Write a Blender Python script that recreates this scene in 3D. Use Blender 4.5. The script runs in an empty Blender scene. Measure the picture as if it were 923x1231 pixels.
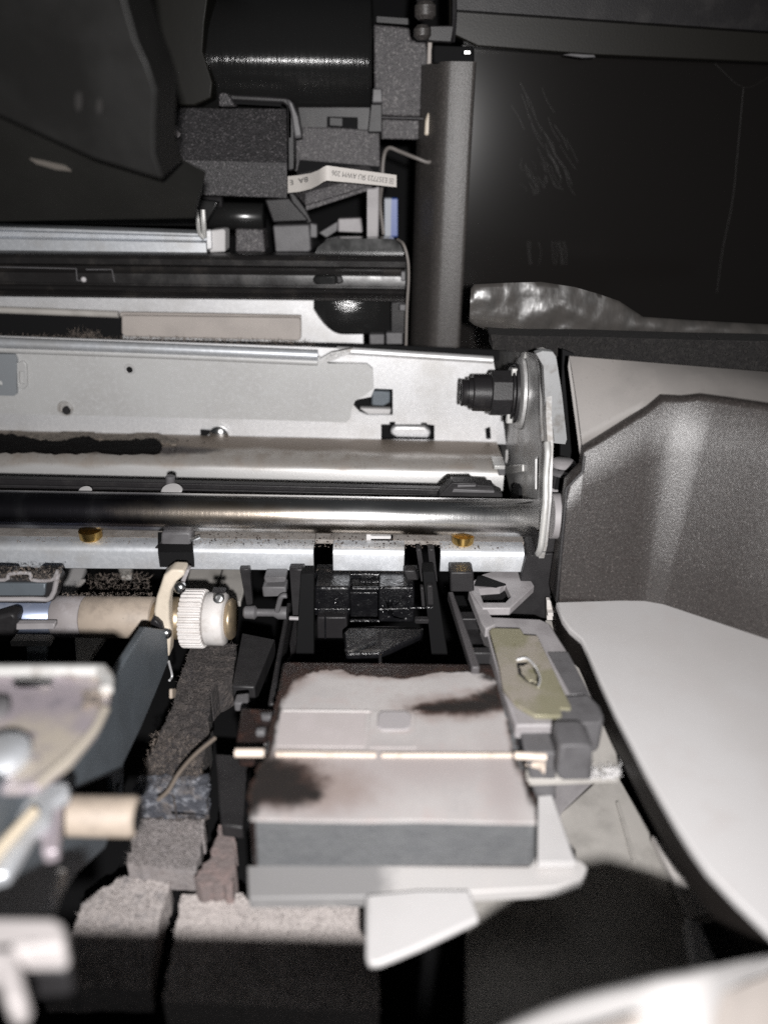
import bpy, bmesh, math, random
from mathutils import Vector, Matrix, noise
from mathutils.geometry import tessellate_polygon
random.seed(7)
R_ = math.radians
SC = bpy.context.scene
COL = SC.collection
# ---------------------------------------------------------------- camera, world, flash, exposure
F_PX, CX, CY = 910.0, 461.5, 615.5            # focal length and centre of the 923 x 1231 photograph
PITCH, ROLL = R_(26.0), R_(0.9)
ZC = 200.0                                     # camera height above the table, mm (all building is in mm from the lens)
Fv = Vector((0, math.cos(PITCH), -math.sin(PITCH)))
U0 = Vector((0, math.sin(PITCH), math.cos(PITCH)))
R0 = Vector((1, 0, 0))
Rv = R0*math.cos(ROLL) + U0*math.sin(ROLL)
Uv = U0*math.cos(ROLL) - R0*math.sin(ROLL)
cam = bpy.data.cameras.new('camera')
camo = bpy.data.objects.new('camera', cam); COL.objects.link(camo)
camo.matrix_world = Matrix(((Rv.x, Uv.x, -Fv.x, 0), (Rv.y, Uv.y, -Fv.y, 0), (Rv.z, Uv.z, -Fv.z, ZC/1000), (0, 0, 0, 1)))
cam.sensor_fit = 'VERTICAL'; cam.sensor_height = 36.0; cam.sensor_width = 27.0
cam.lens = F_PX/1231*36.0
cam.clip_start = 0.002; cam.clip_end = 20
cam.dof.use_dof = True; cam.dof.focus_distance = 0.235; cam.dof.aperture_fstop = cam.lens/4.2
SC.camera = camo
W = bpy.data.worlds.new('World'); SC.world = W; W.use_nodes = True
W.node_tree.nodes['Background'].inputs[0].default_value = (0.9, 0.95, 1.0, 1)
W.node_tree.nodes['Background'].inputs[1].default_value = 0.028
L = bpy.data.lights.new('phone_flash', 'SPOT')
L.energy = 5.9; L.color = (1.0, 0.982, 0.974); L.shadow_soft_size = 0.0036
L.spot_size = R_(96); L.spot_blend = 1.0
lo = bpy.data.objects.new('phone_flash', L); COL.objects.link(lo)
lpos = Rv*13 - Uv*16 - Fv*62
lo.location = Vector((lpos.x, lpos.y, lpos.z+ZC))/1000
lo.rotation_euler = camo.matrix_world.to_euler()
lo.rotation_euler = (Fv + Uv*0.12 - Rv*0.06).to_track_quat('-Z', 'Y').to_euler()
vs = SC.view_settings
vs.view_transform = 'Standard'; vs.look = 'None'; vs.gamma = 1.0; vs.exposure = 0.0; vs.use_curve_mapping = False
try:
    SC.cycles.max_bounces = 6; SC.cycles.sample_clamp_indirect = 2.0; SC.cycles.sample_clamp_direct = 8.0; SC.cycles.use_denoising = False
except Exception: pass

# ---------------------------------------------------------------- where a pixel's ray meets a real plane (mm)
def ray(px, py): return Fv + Rv*((px-CX)/F_PX) + Uv*((CY-py)/F_PX)
def Q(px, py, Y): d = ray(px, py); return d*(Y/d.y)
def T(px, py, Z): d = ray(px, py); return d*(Z/d.z)
def S(px, py, X): d = ray(px, py); return d*(X/d.x)
def PL(px, py, p0, n): d = ray(px, py); return d*(p0.dot(n)/d.dot(n))
def depth(p): return p.dot(Fv)
def mm(px, p): return px*depth(p)/F_PX         # pixels -> mm at point p

# ---------------------------------------------------------------- mesh builder (mm)
class MB:
    def __init__(s): s.v = []; s.f = []; s.cut = []
    def add(s, vs_, fs):
        o = len(s.v); s.cut.append((o, len(s.f))); s.v += [Vector(p) for p in vs_]; s.f += [tuple(i+o for i in f) for f in fs]; return s
    def prism(s, loops, vec):
        if not isinstance(loops[0], (list, tuple)): loops = [loops]
        vec = Vector(vec); flat = [p for l in loops for p in l]; n = len(flat)
        tris = tessellate_polygon([[Vector(p) for p in l] for l in loops])
        fs = []
        for t in tris:
            a, b, c = (Vector(flat[i]) for i in t)
            nn = (b-a).cross(c-a)
            t = tuple(t) if nn.dot(vec) < 0 else tuple(reversed(t))
            fs.append(t); fs.append(tuple(i+n for i in reversed(t)))
        o = 0
        for l in loops:
            m = len(l)
            for i in range(m):
                j = (i+1) % m; fs.append((o+i, o+j, o+j+n, o+i+n))
            o += m
        return s.add(flat+[Vector(p)+vec for p in flat], fs)
    def pY(s, pts, Y, th, holes=()):
        return s.prism([[Q(x, y, Y) for x, y in pts]]+[[Q(x, y, Y) for x, y in h] for h in holes], (0, th, 0))
    def pZ(s, pts, Z, th, holes=()):
        return s.prism([[T(x, y, Z) for x, y in pts]]+[[T(x, y, Z) for x, y in h] for h in holes], (0, 0, -th))
    def pX(s, pts, X, th, holes=()):
        return s.prism([[S(x, y, X) for x, y in pts]]+[[S(x, y, X) for x, y in h] for h in holes], (th, 0, 0))
    def box(s, x0, x1, y0, y1, z0, z1):
        v = [(x, y, z) for z in (z0, z1) for y in (y0, y1) for x in (x0, x1)]
        return s.add(v, [(0, 2, 3, 1), (4, 5, 7, 6), (0, 1, 5, 4), (2, 6, 7, 3), (0, 4, 6, 2), (1, 3, 7, 5)])
    def lathe(s, p0, axis, prof, seg=32):
        """prof: (distance along the axis, radius)"""
        ax = Vector(axis).normalized(); e = ax.orthogonal().normalized(); g = ax.cross(e); p0 = Vector(p0)
        vs_, fs = [], []
        for d, r in prof:
            for k in range(seg):
                a = 2*math.pi*k/seg; vs_.append(p0+ax*d+(e*math.cos(a)+g*math.sin(a))*r)
        for i in range(len(prof)-1):
            for k in range(seg):
                l = (k+1) % seg; fs.append((i*seg+k, i*seg+l, (i+1)*seg+l, (i+1)*seg+k))
        fs.append(tuple(reversed(range(seg)))); b = (len(prof)-1)*seg; fs.append(tuple(range(b, b+seg)))
        return s.add(vs_, fs)
    def cyl(s, p0, p1, r, seg=32, ch=0.3):
        p0, p1 = Vector(p0), Vector(p1); h = (p1-p0).length
        return s.lathe(p0, p1-p0, [(0, r-ch), (ch, r), (h-ch, r), (h, r-ch)], seg)
    def tube(s, pts, r, seg=8, sub=6):
        pts = [Vector(p) for p in pts]; path = []
        if len(pts) > 2:
            e = [pts[0]*2-pts[1]]+pts+[pts[-1]*2-pts[-2]]
            for i in range(1, len(e)-2):
                for k in range(sub):
                    t = k/sub; a, b, c, d = e[i-1:i+3]
                    path.append(0.5*((2*b)+(c-a)*t+(2*a-5*b+4*c-d)*t*t+(3*b-a-3*c+d)*t**3))
            path.append(pts[-1])
        else: path = pts
        vs_, fs = [], []; n = len(path); u = None
        for i, p in enumerate(path):
            d = (path[min(i+1, n-1)]-path[max(i-1, 0)]).normalized()
            u = d.orthogonal().normalized() if u is None else (u-d*u.dot(d)).normalized()
            w = d.cross(u)
            for k in range(seg):
                a = 2*math.pi*k/seg; vs_.append(p+(u*math.cos(a)+w*math.sin(a))*r)
        for i in range(n-1):
            for k in range(seg):
                l = (k+1) % seg; fs.append((i*seg+k, i*seg+l, (i+1)*seg+l, (i+1)*seg+k))
        fs.append(tuple(reversed(range(seg)))); fs.append(tuple(range((n-1)*seg, n*seg)))
        return s.add(vs_, fs)
    def loft(s, rows, closed=False):
        n = len(rows[0]); vs_ = [p for r in rows for p in r]; fs = []
        for i in range(len(rows)-1):
            for k in range(n if closed else n-1):
                l = (k+1) % n; fs.append((i*n+k, i*n+l, (i+1)*n+l, (i+1)*n+k))
        if closed:
            fs.append(tuple(reversed(range(n)))); fs.append(tuple(range((len(rows)-1)*n, len(rows)*n)))
        return s.add(vs_, fs)
    def beam(s, prof, x0, x1, n=1):
        """prof: closed list of (Y, (a, b)) with Z = a + b X: a section swept along X"""
        rows = [[Vector((x, Y, ab[0]+ab[1]*x)) for Y, ab in prof] for x in [x0+(x1-x0)*i/n for i in range(n+1)]]
        return s.loft(rows, True)
    def fuzz(s, spots, n, ln, r, up=(0, 0, 1), spread=1.0):
        up = Vector(up)
        for _ in range(n):
            p = Vector(spots()); d = (up+Vector((random.uniform(-1, 1), random.uniform(-1, 1), random.uniform(-1, 1)))*spread).normalized()
            l = ln*random.uniform(.4, 1.3); q = p+d*l*.5+Vector((random.uniform(-1, 1), random.uniform(-1, 1), random.uniform(-1, 1)))*l*.25
            e = p+d*l+Vector((random.uniform(-1, 1), random.uniform(-1, 1), random.uniform(-1, 1)))*l*.4
            w = d.orthogonal().normalized()*r; w.rotate(Matrix.Rotation(random.uniform(0, 6.28), 3, d))
            s.add([p-w, p+w, q+w*.8, q-w*.8, e], [(0, 1, 2, 3), (3, 2, 4)])
        return s
    def grit(s, spots, n, r):
        for _ in range(n):
            p = Vector(spots()); k = r*random.uniform(.4, 1.4)
            vs_ = [p+Vector((math.cos(a)*k*random.uniform(.6, 1.2), math.sin(a)*k*random.uniform(.6, 1.2), 0)) for a in (0, 1.6, 3.1, 4.7)]
            s.add(vs_+[p+Vector((0, 0, k*.8))], [(0, 1, 4), (1, 2, 4), (2, 3, 4), (3, 0, 4)])
        return s
    def each(s, *a, **k):
        ends = s.cut[1:]+[(len(s.v), len(s.f))]
        for (v0, f0), (v1, f1) in zip(s.cut, ends):
            m = MB(); m.v = s.v[v0:v1]; m.f = [tuple(i-v0 for i in f) for f in s.f[f0:f1]]; m.build(*a, **k)
    def build(s, name, mat, parent=None, bevel=0.0, seg=2, smooth=38, kind=None, label=None):
        root = parent
        while root is not None and root.parent is not None: root = root.parent
        if root is None:
            xs = [p.x for p in s.v]; ys = [p.y for p in s.v]; zs = [p.z for p in s.v]
            o = Vector(((min(xs)+max(xs))/2, (min(ys)+max(ys))/2, min(zs)))
        else: o = root.location*1000-Vector((0, 0, ZC))
        me = bpy.data.meshes.new(name)
        me.from_pydata([(p-o)/1000 for p in s.v], [], s.f)
        bm = bmesh.new(); bm.from_mesh(me); bmesh.ops.remove_doubles(bm, verts=bm.verts, dist=1e-7)
        if bevel or True:
            bmesh.ops.recalc_face_normals(bm, faces=bm.faces)
        bm.to_mesh(me); bm.free()
        me.materials.append(mat)
        me.polygons.foreach_set('use_smooth', [True]*len(me.polygons)); me.set_sharp_from_angle(angle=R_(smooth))
        ob = bpy.data.objects.new(name, me); COL.objects.link(ob)
        if root is None: ob.location = (o+Vector((0, 0, ZC)))/1000
        else: ob.parent = parent
        if bevel:
            b = ob.modifiers.new('bevel', 'BEVEL'); b.width = bevel/1000; b.segments = seg; b.limit_method = 'ANGLE'; b.angle_limit = R_(40)
            b.use_clamp_overlap = True
        if kind: ob['kind'] = kind
        if label: ob['label'] = label
        return ob
def thing(name, label, cat, base, group=None):
    o = bpy.data.objects.new(name, None); COL.objects.link(o); o.empty_display_size = .01
    o.location = (Vector(base)+Vector((0, 0, ZC)))/1000; o['label'] = label; o['category'] = cat
    if group: o['group'] = group
    return o
def tag(o, label, cat, group=None):
    o['label'] = label; o['category'] = cat
    if group: o['group'] = group
    return o
def dup(root, shift, label=None):
    r = root.copy(); COL.objects.link(r); r.location = root.location+Vector(shift)/1000
    if label: r['label'] = label
    for ch in root.children:
        c = ch.copy(); COL.objects.link(c); c.parent = r
    return r
def ln(Y, x0, y0, x1, y1, dz=0.0):
    p, q = Q(x0, y0, Y), Q(x1, y1, Y); b = (q.z-p.z)/(q.x-p.x); return (p.z-b*p.x+dz, b)
def up(ab, dz): return (ab[0]+dz, ab[1])
def jag(pts, amp, n=4):
    out = []
    for i, p in enumerate(pts):
        q = pts[(i+1) % len(pts)]; L_ = math.hypot(q[0]-p[0], q[1]-p[1])
        for k in range(n):
            t = k/n; a = amp*(0.3 if k == 0 else 1)
            out.append((p[0]+(q[0]-p[0])*t+random.uniform(-a, a), p[1]+(q[1]-p[1])*t+random.uniform(-a, a)))
    return out
def circ(x, y, rx, ry=None, n=20):
    ry = ry or rx; return [(x+rx*math.cos(2*math.pi*k/n), y+ry*math.sin(2*math.pi*k/n)) for k in range(n)]
def inpoly(x, y, P):
    c = False
    for i in range(len(P)):
        (x1, y1), (x2, y2) = P[i], P[i-1]
        if (y1 > y) != (y2 > y) and x < (x2-x1)*(y-y1)/(y2-y1)+x1: c = not c
    return c
def spotsZ(P, Z):
    xs = [p[0] for p in P]; ys = [p[1] for p in P]
    def f():
        while True:
            x, y = random.uniform(min(xs), max(xs)), random.uniform(min(ys), max(ys))
            if inpoly(x, y, P): return T(x, y, Z)
    return f
def spotsY(P, Y):
    xs = [p[0] for p in P]; ys = [p[1] for p in P]
    def f():
        while True:
            x, y = random.uniform(min(xs), max(xs)), random.uniform(min(ys), max(ys))
            if inpoly(x, y, P): return Q(x, y, Y)
    return f

# ---------------------------------------------------------------- materials (textures in mm, anchored to the place)
def mat(name, base, rough=.5, metal=0.0, spec=.5, var=None, bump=None, speck=None, stains=(), rvar=None, coat=0.0, stretch=None, brush=None):
    """var=(scale per mm, colour, lo, hi)  bump=(scale, strength, distance mm)  speck=(scale, threshold, colour)
       stains=[(colour, rough, [(centre, radii)..], noise scale, noise amount, softness)]"""
    m = bpy.data.materials.new(name); m.use_nodes = True; nt = m.node_tree; N = nt.nodes; K = nt.links
    b = N['Principled BSDF']; b.inputs['Roughness'].default_value = rough; b.inputs['Metallic'].default_value = metal
    b.inputs['Specular IOR Level'].default_value = spec; b.inputs['Coat Weight'].default_value = coat; b.inputs['Coat Roughness'].default_value = .08
    g = N.new('ShaderNodeNewGeometry'); mp = N.new('ShaderNodeMapping'); K.new(g.outputs['Position'], mp.inputs['Vector'])
    mp.inputs['Scale'].default_value = (1000, 1000, 1000); P = mp.outputs['Vector']
    PS = P
    if stretch:
        m2 = N.new('ShaderNodeMapping'); K.new(P, m2.inputs['Vector']); m2.inputs['Scale'].default_value = stretch; PS = m2.outputs['Vector']
    def nz(scale, detail=4, vec=None, rgh=.6):
        n = N.new('ShaderNodeTexNoise'); n.inputs['Scale'].default_value = scale; n.inputs['Detail'].default_value = detail
        n.inputs['Roughness'].default_value = rgh; K.new(vec or P, n.inputs['Vector']); return n.outputs['Fac']
    def rng(x, lo, hi, a=0.0, c=1.0):
        r = N.new('ShaderNodeMapRange'); r.interpolation_type = 'SMOOTHSTEP'; K.new(x, r.inputs['Value'])
        for i, v in zip(('From Min', 'From Max', 'To Min', 'To Max'), (lo, hi, a, c)): r.inputs[i].default_value = v
        return r.outputs['Result']
    def mix(f, a, c):
        x = N.new('ShaderNodeMix'); x.data_type = 'RGBA'; K.new(f, x.inputs[0])
        for s_, v in ((x.inputs[6], a), (x.inputs[7], c)):
            if isinstance(v, (tuple, list)): s_.default_value = (*v, 1)
            else: K.new(v, s_)
        return x.outputs[2]
    def math_(op, a, c=None):
        x = N.new('ShaderNodeMath'); x.operation = op
        for i, v in enumerate((a, c)):
            if v is None: continue
            if isinstance(v, (int, float)): x.inputs[i].default_value = v
            else: K.new(v, x.inputs[i])
        return x.outputs[0]
    col = tuple(base); rg = None
    if var:
        for vv in (var if isinstance(var[0], tuple) else (var,)):
            col = mix(rng(nz(vv[0], 5, PS), vv[2], vv[3]), col, vv[1])
    if speck: col = mix(rng(nz(speck[0], 1), speck[1], speck[1]+.06), col, speck[2])
    if rvar: rg = rng(nz(rvar[0], 4, PS), .3, .7, rvar[1], rvar[2])
    for c, r, els, ns, na, soft in stains:
        best = None
        for cen, rad in els:
            s1 = N.new('ShaderNodeVectorMath'); s1.operation = 'SUBTRACT'; K.new(P, s1.inputs[0]); s1.inputs[1].default_value = (cen[0], cen[1], cen[2]+ZC)
            s2 = N.new('ShaderNodeVectorMath'); s2.operation = 'MULTIPLY'; K.new(s1.outputs[0], s2.inputs[0]); s2.inputs[1].default_value = tuple(1/q for q in rad)
            s3 = N.new('ShaderNodeVectorMath'); s3.operation = 'LENGTH'; K.new(s2.outputs[0], s3.inputs[0])
            best = s3.outputs['Value'] if best is None else math_('MINIMUM', best, s3.outputs['Value'])
        val = math_('ADD', best, math_('MULTIPLY', math_('SUBTRACT', nz(ns, 5), .5), na*2))
        msk = rng(val, 1-soft, 1+soft, 1.0, 0.0)
        col = mix(msk, col, c)
        if r is not None:
            x = N.new('ShaderNodeMix'); K.new(msk, x.inputs[0]); x.inputs[2].default_value = rough; x.inputs[3].default_value = r
            if rg is not None: K.new(rg, x.inputs[2])
            rg = x.outputs[0]
    if isinstance(col, tuple): b.inputs['Base Color'].default_value = (*col, 1)
    else: K.new(col, b.inputs['Base Color'])
    if rg is not None: K.new(rg, b.inputs['Roughness'])
    if brush:
        m3 = N.new('ShaderNodeMapping'); K.new(P, m3.inputs['Vector']); m3.inputs['Scale'].default_value = brush[0]
        bn = N.new('ShaderNodeBump'); bn.inputs['Strength'].default_value = brush[1]; bn.inputs['Distance'].default_value = brush[2]/1000
        K.new(nz(1.0, 2, m3.outputs['Vector']), bn.inputs['Height']); K.new(bn.outputs['Normal'], b.inputs['Normal'])
    if bump and not brush:
        prev = None
        for bb in (bump if isinstance(bump[0], tuple) else (bump,)):
            bn = N.new('ShaderNodeBump'); bn.inputs['Strength'].default_value = bb[1]; bn.inputs['Distance'].default_value = bb[2]/1000
            K.new(nz(bb[0], 3, PS), bn.inputs['Height'])
            if prev: K.new(prev, bn.inputs['Normal'])
            prev = bn.outputs['Normal']
        K.new(prev, b.inputs['Normal'])
    return m
BLK = (.012, .012, .013)
m_black = mat('black_plastic', (.014, .013, .014), .42, spec=.3, bump=(2.5, .25, .2), var=(.12, (.03, .028, .028), .45, .75))
m_matte = mat('matte_black', (.006, .006, .0065), .8, spec=.15)
m_gloss = mat('glossy_black', (.012, .012, .012), .16, rvar=(.05, .1, .28), bump=(.05, .25, .6))
m_hood = mat('worn_glossy_black', (.008, .0078, .0075), .45, spec=.2, rvar=(.06, .32, .55), bump=(.05, .4, 1.0))
m_text = mat('textured_black_plastic', (.04, .038, .04), .5, bump=((1.4, 1.0, .5), (.4, .3, .3)), speck=(1.5, .60, (.14, .13, .135)), var=(.6, (.025, .024, .025), .42, .66))
m_text2 = mat('grained_grey_plastic', (.075, .07, .073), .5, bump=((1.1, 1.0, .5),), speck=(1.2, .6, (.17, .16, .16)), var=(.8, (.05, .047, .049), .42, .66))
m_brown = mat('speckled_brown_plastic', (.031, .0275, .026), .3, spec=.42, bump=((3.0, .5, .17),), speck=(3.0, .63, (.095, .083, .078)), var=(1.4, (.022, .018, .017), .42, .66))
m_post = mat('satin_brown_plastic', (.055, .05, .047), .42, bump=((1.9, .5, .2),), speck=(2.0, .6, (.10, .09, .086)), var=(.8, (.045, .041, .039), .42, .66))
m_galv = mat('galvanised_sheet', (.66, .66, .67), .46, .55, var=((.9, (.74, .74, .75), .4, .65), (.05, (.56, .55, .54), .45, .75)), bump=(3.0, .12, .1))
m_lip = mat('zinc_plated_lip', (.56, .58, .61), .42, .6, var=((.7, (.64, .66, .69), .4, .65), (.07, (.5, .5, .5), .45, .75)), bump=(2.5, .15, .1))
m_panel = mat('smooth_grey_sheet', (.43, .43, .425), .5, .15, var=((.03, (.38, .375, .37), .35, .7), (.6, (.45, .45, .45), .45, .7)))
m_side = mat('dull_zinc_plate', (.46, .455, .45), .4, .3, var=((.06, (.33, .31, .29), .45, .7), (.5, (.52, .52, .52), .45, .7)), rvar=(.1, .28, .5))
m_flange = mat('pale_zinc_flange', (.55, .545, .53), .45, .4, var=(.25, (.36, .34, .32), .5, .72))
m_chrome = mat('bright_steel', (.8, .8, .8), .2, 1.0)
m_white = mat('white_plastic', (.49, .478, .476), .5, var=(.03, (.445, .433, .43), .4, .7), bump=(2.0, .1, .1))
m_whited = mat('dusty_white_plastic', (.56, .53, .51), .55, var=((.15, (.44, .41, .39), .42, .7), (1.2, (.48, .45, .43), .55, .75)), bump=(2.0, .15, .1))
m_cream = mat('cream_plastic', (.58, .51, .42), .5, var=(.12, (.47, .41, .33), .45, .7))
m_creamd = mat('dusty_cream_floor', (.40, .38, .355), .6, var=((.1, (.30, .285, .265), .42, .7), (1.5, (.25, .22, .2), .68, .75)))
m_beige = mat('beige_grey_wall', (.36, .325, .30), .55, var=((.06, (.31, .28, .26), .4, .7), (1.6, (.3, .27, .25), .6, .7)), bump=(2.2, .15, .15))
m_brass = mat('brass', (.75, .5, .17), .28, 1.0, var=(.4, (.55, .38, .14), .5, .7))
m_grey = mat('mid_grey_plastic', (.105, .102, .106), .5, var=(.2, (.08, .077, .08), .4, .7), bump=(1.8, .3, .2))
m_greyl = mat('light_grey_plastic', (.30, .285, .29), .5, var=(.15, (.24, .225, .23), .4, .7), bump=(1.8, .15, .15))
m_dgrey = mat('dark_grey_plastic', (.022, .021, .022), .45, spec=.3, var=(.2, (.016, .015, .016), .4, .7), bump=(1.8, .3, .2))
m_blue = mat('blue_grey_steel', (.135, .155, .175), .5, .35, var=((.08, (.11, .125, .14), .4, .7), (.5, (.07, .07, .075), .66, .76)), bump=(1.2, .15, .15))
m_wet = mat('ink_wet_black', (.006, .006, .007), .22, rvar=(.3, .12, .45), bump=((.35, .6, .6), (1.4, .5, .3)), coat=.08, spec=.4)
m_ink = mat('dried_ink', (.018, .012, .011), .4, var=(.25, (.045, .022, .017), .5, .7), bump=(.8, .5, .4))
m_inkb = mat('brown_ink_fringe', (.026, .017, .014), .5, var=(.4, (.03, .016, .013), .4, .65), bump=(.8, .4, .3))
m_foam = mat('black_foam', (.008, .007, .007), .95, bump=((1.2, 1.0, .8), (.4, .6, 1.0)), var=(.8, (.02, .018, .017), .45, .7))
m_felt = mat('soiled_felt', (.04, .035, .034), .95, bump=((.9, 1.0, .8), (.3, .6, 1.2)), var=((.35, (.10, .085, .078), .45, .7), (.1, (.03, .028, .032), .5, .7)))
m_feltb = mat('ink_blue_felt_edge', (.06, .063, .075), .6, bump=((.5, .8, 1.2),(1.4,.6,.5)), var=((.5, (.24, .25, .28), .48, .66),(.25,(.13,.115,.11),.5,.7)))
m_feltl = mat('grey_felt', (.26, .235, .23), .95, bump=((.9, .8, .7),), var=((.4, (.2, .175, .17), .45, .7), (.12, (.25, .23, .23), .4, .7)))
m_felt2 = mat('pale_felt', (.44, .40, .385), .95, bump=((.9, .8, .7),), var=((.35, (.28, .26, .26), .48, .7),))
m_dust = mat('lint', (.20, .165, .14), .95, var=(.8, (.07, .06, .055), .4, .65))
m_fibre = mat('felt_fibre', (.06, .052, .05), .95, var=(.25, (.11, .095, .088), .48, .66))
m_tan = mat('tan_rubber', (.36, .30, .245), .6, var=((.2, (.27, .225, .185), .42, .7), (1.2, (.2, .17, .14), .64, .75)), bump=(1.5, .2, .15))
m_greyr = mat('grey_rubber', (.235, .215, .215), .65, var=((.25, (.29, .27, .275), .42, .7), (1.2, (.17, .15, .14), .6, .75)), bump=(1.5, .2, .15))
m_bsteel = mat('blue_tinted_steel', (.27, .31, .42), .4, .6, var=(.12, (.45, .48, .55), .45, .7))
m_gear = mat('white_nylon', (.58, .555, .54), .45, var=(.3, (.50, .47, .45), .45, .7))
m_bronze = mat('oiled_bronze', (.42, .33, .22), .36, .7, var=(.4, (.3, .24, .17), .4, .7))
m_green = mat('passivated_yellow_plate', (.31, .29, .20), .42, .4, var=((.07, (.40, .36, .31), .42, .62), (.16, (.22, .21, .12), .52, .72), (1.0, (.16, .145, .09), .62, .75)), bump=(1.0, .2, .15))
m_purple = mat('violet_zinc_plate', (.34, .30, .325), .4, .35, var=((.06, (.46, .41, .35), .46, .66), (.2, (.25, .225, .25), .52, .72), (.9, (.33, .28, .24), .66, .76)), bump=(.5, .2, .2))
m_rib = mat('white_ribbon', (.52, .49, .46), .55)
m_print = mat('grey_print', (.07, .066, .064), .6)
m_wire = mat('grey_wire', (.16, .145, .135), .45)
m_bluep = mat('blue_plastic', (.04, .09, .32), .4)
m_film = mat('wrinkled_black_film', (.05, .046, .043), .42, bump=((.08, .35, 1.5), (.35, .12, .4)), var=(.1, (.03, .028, .026), .4, .65), rvar=(.1, .28, .48), stretch=(1.2, 1, .8))
m_scr = mat('scuff', (.017, .015, .014), .6)
m_seam = mat('seam_shadow', (.03, .027, .025), .7)
def P3(p): return (p.x, p.y, p.z)

# ================================================================ SETTING
o = MB().box(-230, 230, -10, 440, -180, -174).build('floor', m_matte); o['kind'] = 'structure'
o = MB().box(-260, 260, 440, 446, -180, 190).build('wall', m_matte); o['kind'] = 'structure'

# ================================================================ carriage frame: back plate, shelf, lip
XL = -150
fr = thing('carriage_frame', 'long galvanised steel frame running behind and below the polished rod, with shelf and notched lip', 'metal frame', (0, 250, -112))
Zs = ln(270, 0, 517, 600, 531)
key = [(424, 486), (426, 481), (446, 477), (450, 467), (472, 468), (472, 499), (441, 499), (432, 495)]
slot = [(458, 510), (468, 510), (468, 507), (475, 507), (475, 510), (506, 510), (506, 508), (513, 508), (513, 510), (522, 511), (522, 530), (458, 529.5)]
small = [(583, 515), (589, 513), (590, 528), (584, 528)]
p = [(-110, 399), (0, 404), (417, 419), (592, 431), (600, 470), (608, 534), (400, 529), (0, 519), (-110, 516)]
MB().pY(p, 270, 1.4, [key, slot, small]).build('back_plate', m_galv, fr)
MB().tube([Q(405, 421, 271), Q(592, 433, 271)], 1.5, 10).build('top_edge', m_galv, fr)
MB().pY([(420, 460), (478, 462), (478, 503), (420, 503)], 288, 1).pY([(452, 500), (528, 502), (528, 536), (452, 536)], 288, 1).pY([(580, 508), (594, 508), (594, 532), (580, 532)], 280, 1).each('backing', m_matte, fr)
MB().pY([(447, 470), (469, 471), (469, 484), (462, 488), (446, 487)], 275, 4).build('latch_block', m_blue, fr, .5)
MB().pY([(432, 491), (470, 492), (469, 498), (441, 498)], 273, 3).build('latch_lip', m_white, fr, .4)
MB().pY([(470, 516), (476, 512.5), (510, 513), (518, 519), (516, 526), (474, 525), (469, 521)], 274, 4).build('slot_clip', m_galv, fr, .9, 3)
# shelf: brown greased top, rounded nose, bright front face
Z6 = Zs[0]+Zs[1]*40
ysh = T(600, 551, Z6).y; z72 = Q(600, 571, ysh-6).z-Z6; z88 = Q(600, 590, ysh-6.5).z-Z6
prof = [(269.6, up(Zs, 0)), (ysh, up(Zs, 0)), (ysh-2.2, up(Zs, -.5)), (ysh-4.4, up(Zs, z72*.45)), (ysh-5.6, up(Zs, z72*.8)), (ysh-6.2, up(Zs, z72*1.1)), (ysh-6.5, up(Zs, z88)), (ysh-5.2, up(Zs, z88)), (ysh-4, up(Zs, z72*1.2)), (269.6, up(Zs, -3))]
gx = lambda px, py, Y=258: Q(px, py, Y)
m_shelf = mat('greased_shelf_steel', (.32, .30, .28), .42, .35, var=((.12, (.25, .22, .195), .42, .68), (1.2, (.20, .17, .15), .56, .72)), bump=(2, .2, .15), rvar=(.12, .3, .55),
    stains=[((.05, .042, .04), .5, [((x, 256, -102), (22, 5.5, 4)) for x in (-150, -125, -100, -80)], .1, .3, .2), ((.175, .145, .12), .6, [((x, 263, -102), (24, 7.5, 5)) for x in (-150, -120, -90, -60, -30, 0, 26)], .12, .35, .3),
            ((.43, .425, .42), .42, [((x, ysh-6, Z6-7.4), (24, 3, 5)) for x in (-150, -120, -90, -60, -30, 0, 26)], .1, .15, .2)])
MB().beam(prof, XL, 42.2, 12).build('shelf', m_shelf, fr, smooth=60)
gr = [(-90, 521), (0, 521), (20, 523), (35, 526), (52, 529), (72, 530), (88, 526), (108, 524), (120, 530), (150, 529), (176, 527), (190, 528), (195, 535), (192, 542), (150, 543), (110, 541), (70, 543), (40, 540), (0, 542), (-90, 540)]
zg = Zs[0]+Zs[1]*-80
bm_ = MB().prism([T(x, y, zg+.75) for x, y in jag(gr, 1.4, 6)], (0, 0, -1.1))
bm_.grit(spotsZ([(0, 519), (180, 522), (250, 530), (240, 545), (0, 545)], zg+.2), 90, .35)
bm_.build('grease_clump', mat('black_grease', (.004, .0036, .0036), .7, spec=.03, var=(.35, (.03, .025, .022), .66, .78), bump=((.25, .7, .6), (1.2, .4, .3))), fr)
crust = [(-90, 515), (0, 514), (18, 515), (35, 520), (60, 522), (80, 518), (105, 517), (118, 521), (150, 523), (176, 518), (186, 518), (196, 523), (215, 528), (212, 534), (188, 531), (150, 531), (110, 527), (85, 529), (60, 531), (30, 527), (-90, 523)]
MB().prism([T(x, y, zg+.5) for x, y in jag(crust, 1.2, 5)], (0, 0, -.7)).fuzz(spotsZ(crust, zg+.4), 300, 1.2, .07, spread=1.6).build('grease_crust', mat('dusty_grease', (.17, .145, .12), .8, var=(.5, (.08, .066, .055), .4, .65), bump=(1.1, .8, .5)), fr)
s0 = Q(263, 522, 268); MB().lathe(s0+Vector((0, 1.5, -.5)), (0, -1, -.1), [(0, 3.6), (1, 3.6), (2.0, 2.6), (2.5, 1.0)], 20).build('screw', m_chrome, fr)
MB().pY([(241, 517), (255, 518), (255, 521), (247, 524), (241, 523)], 268.6, 1).build('slot_mark', m_matte, fr)
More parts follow.
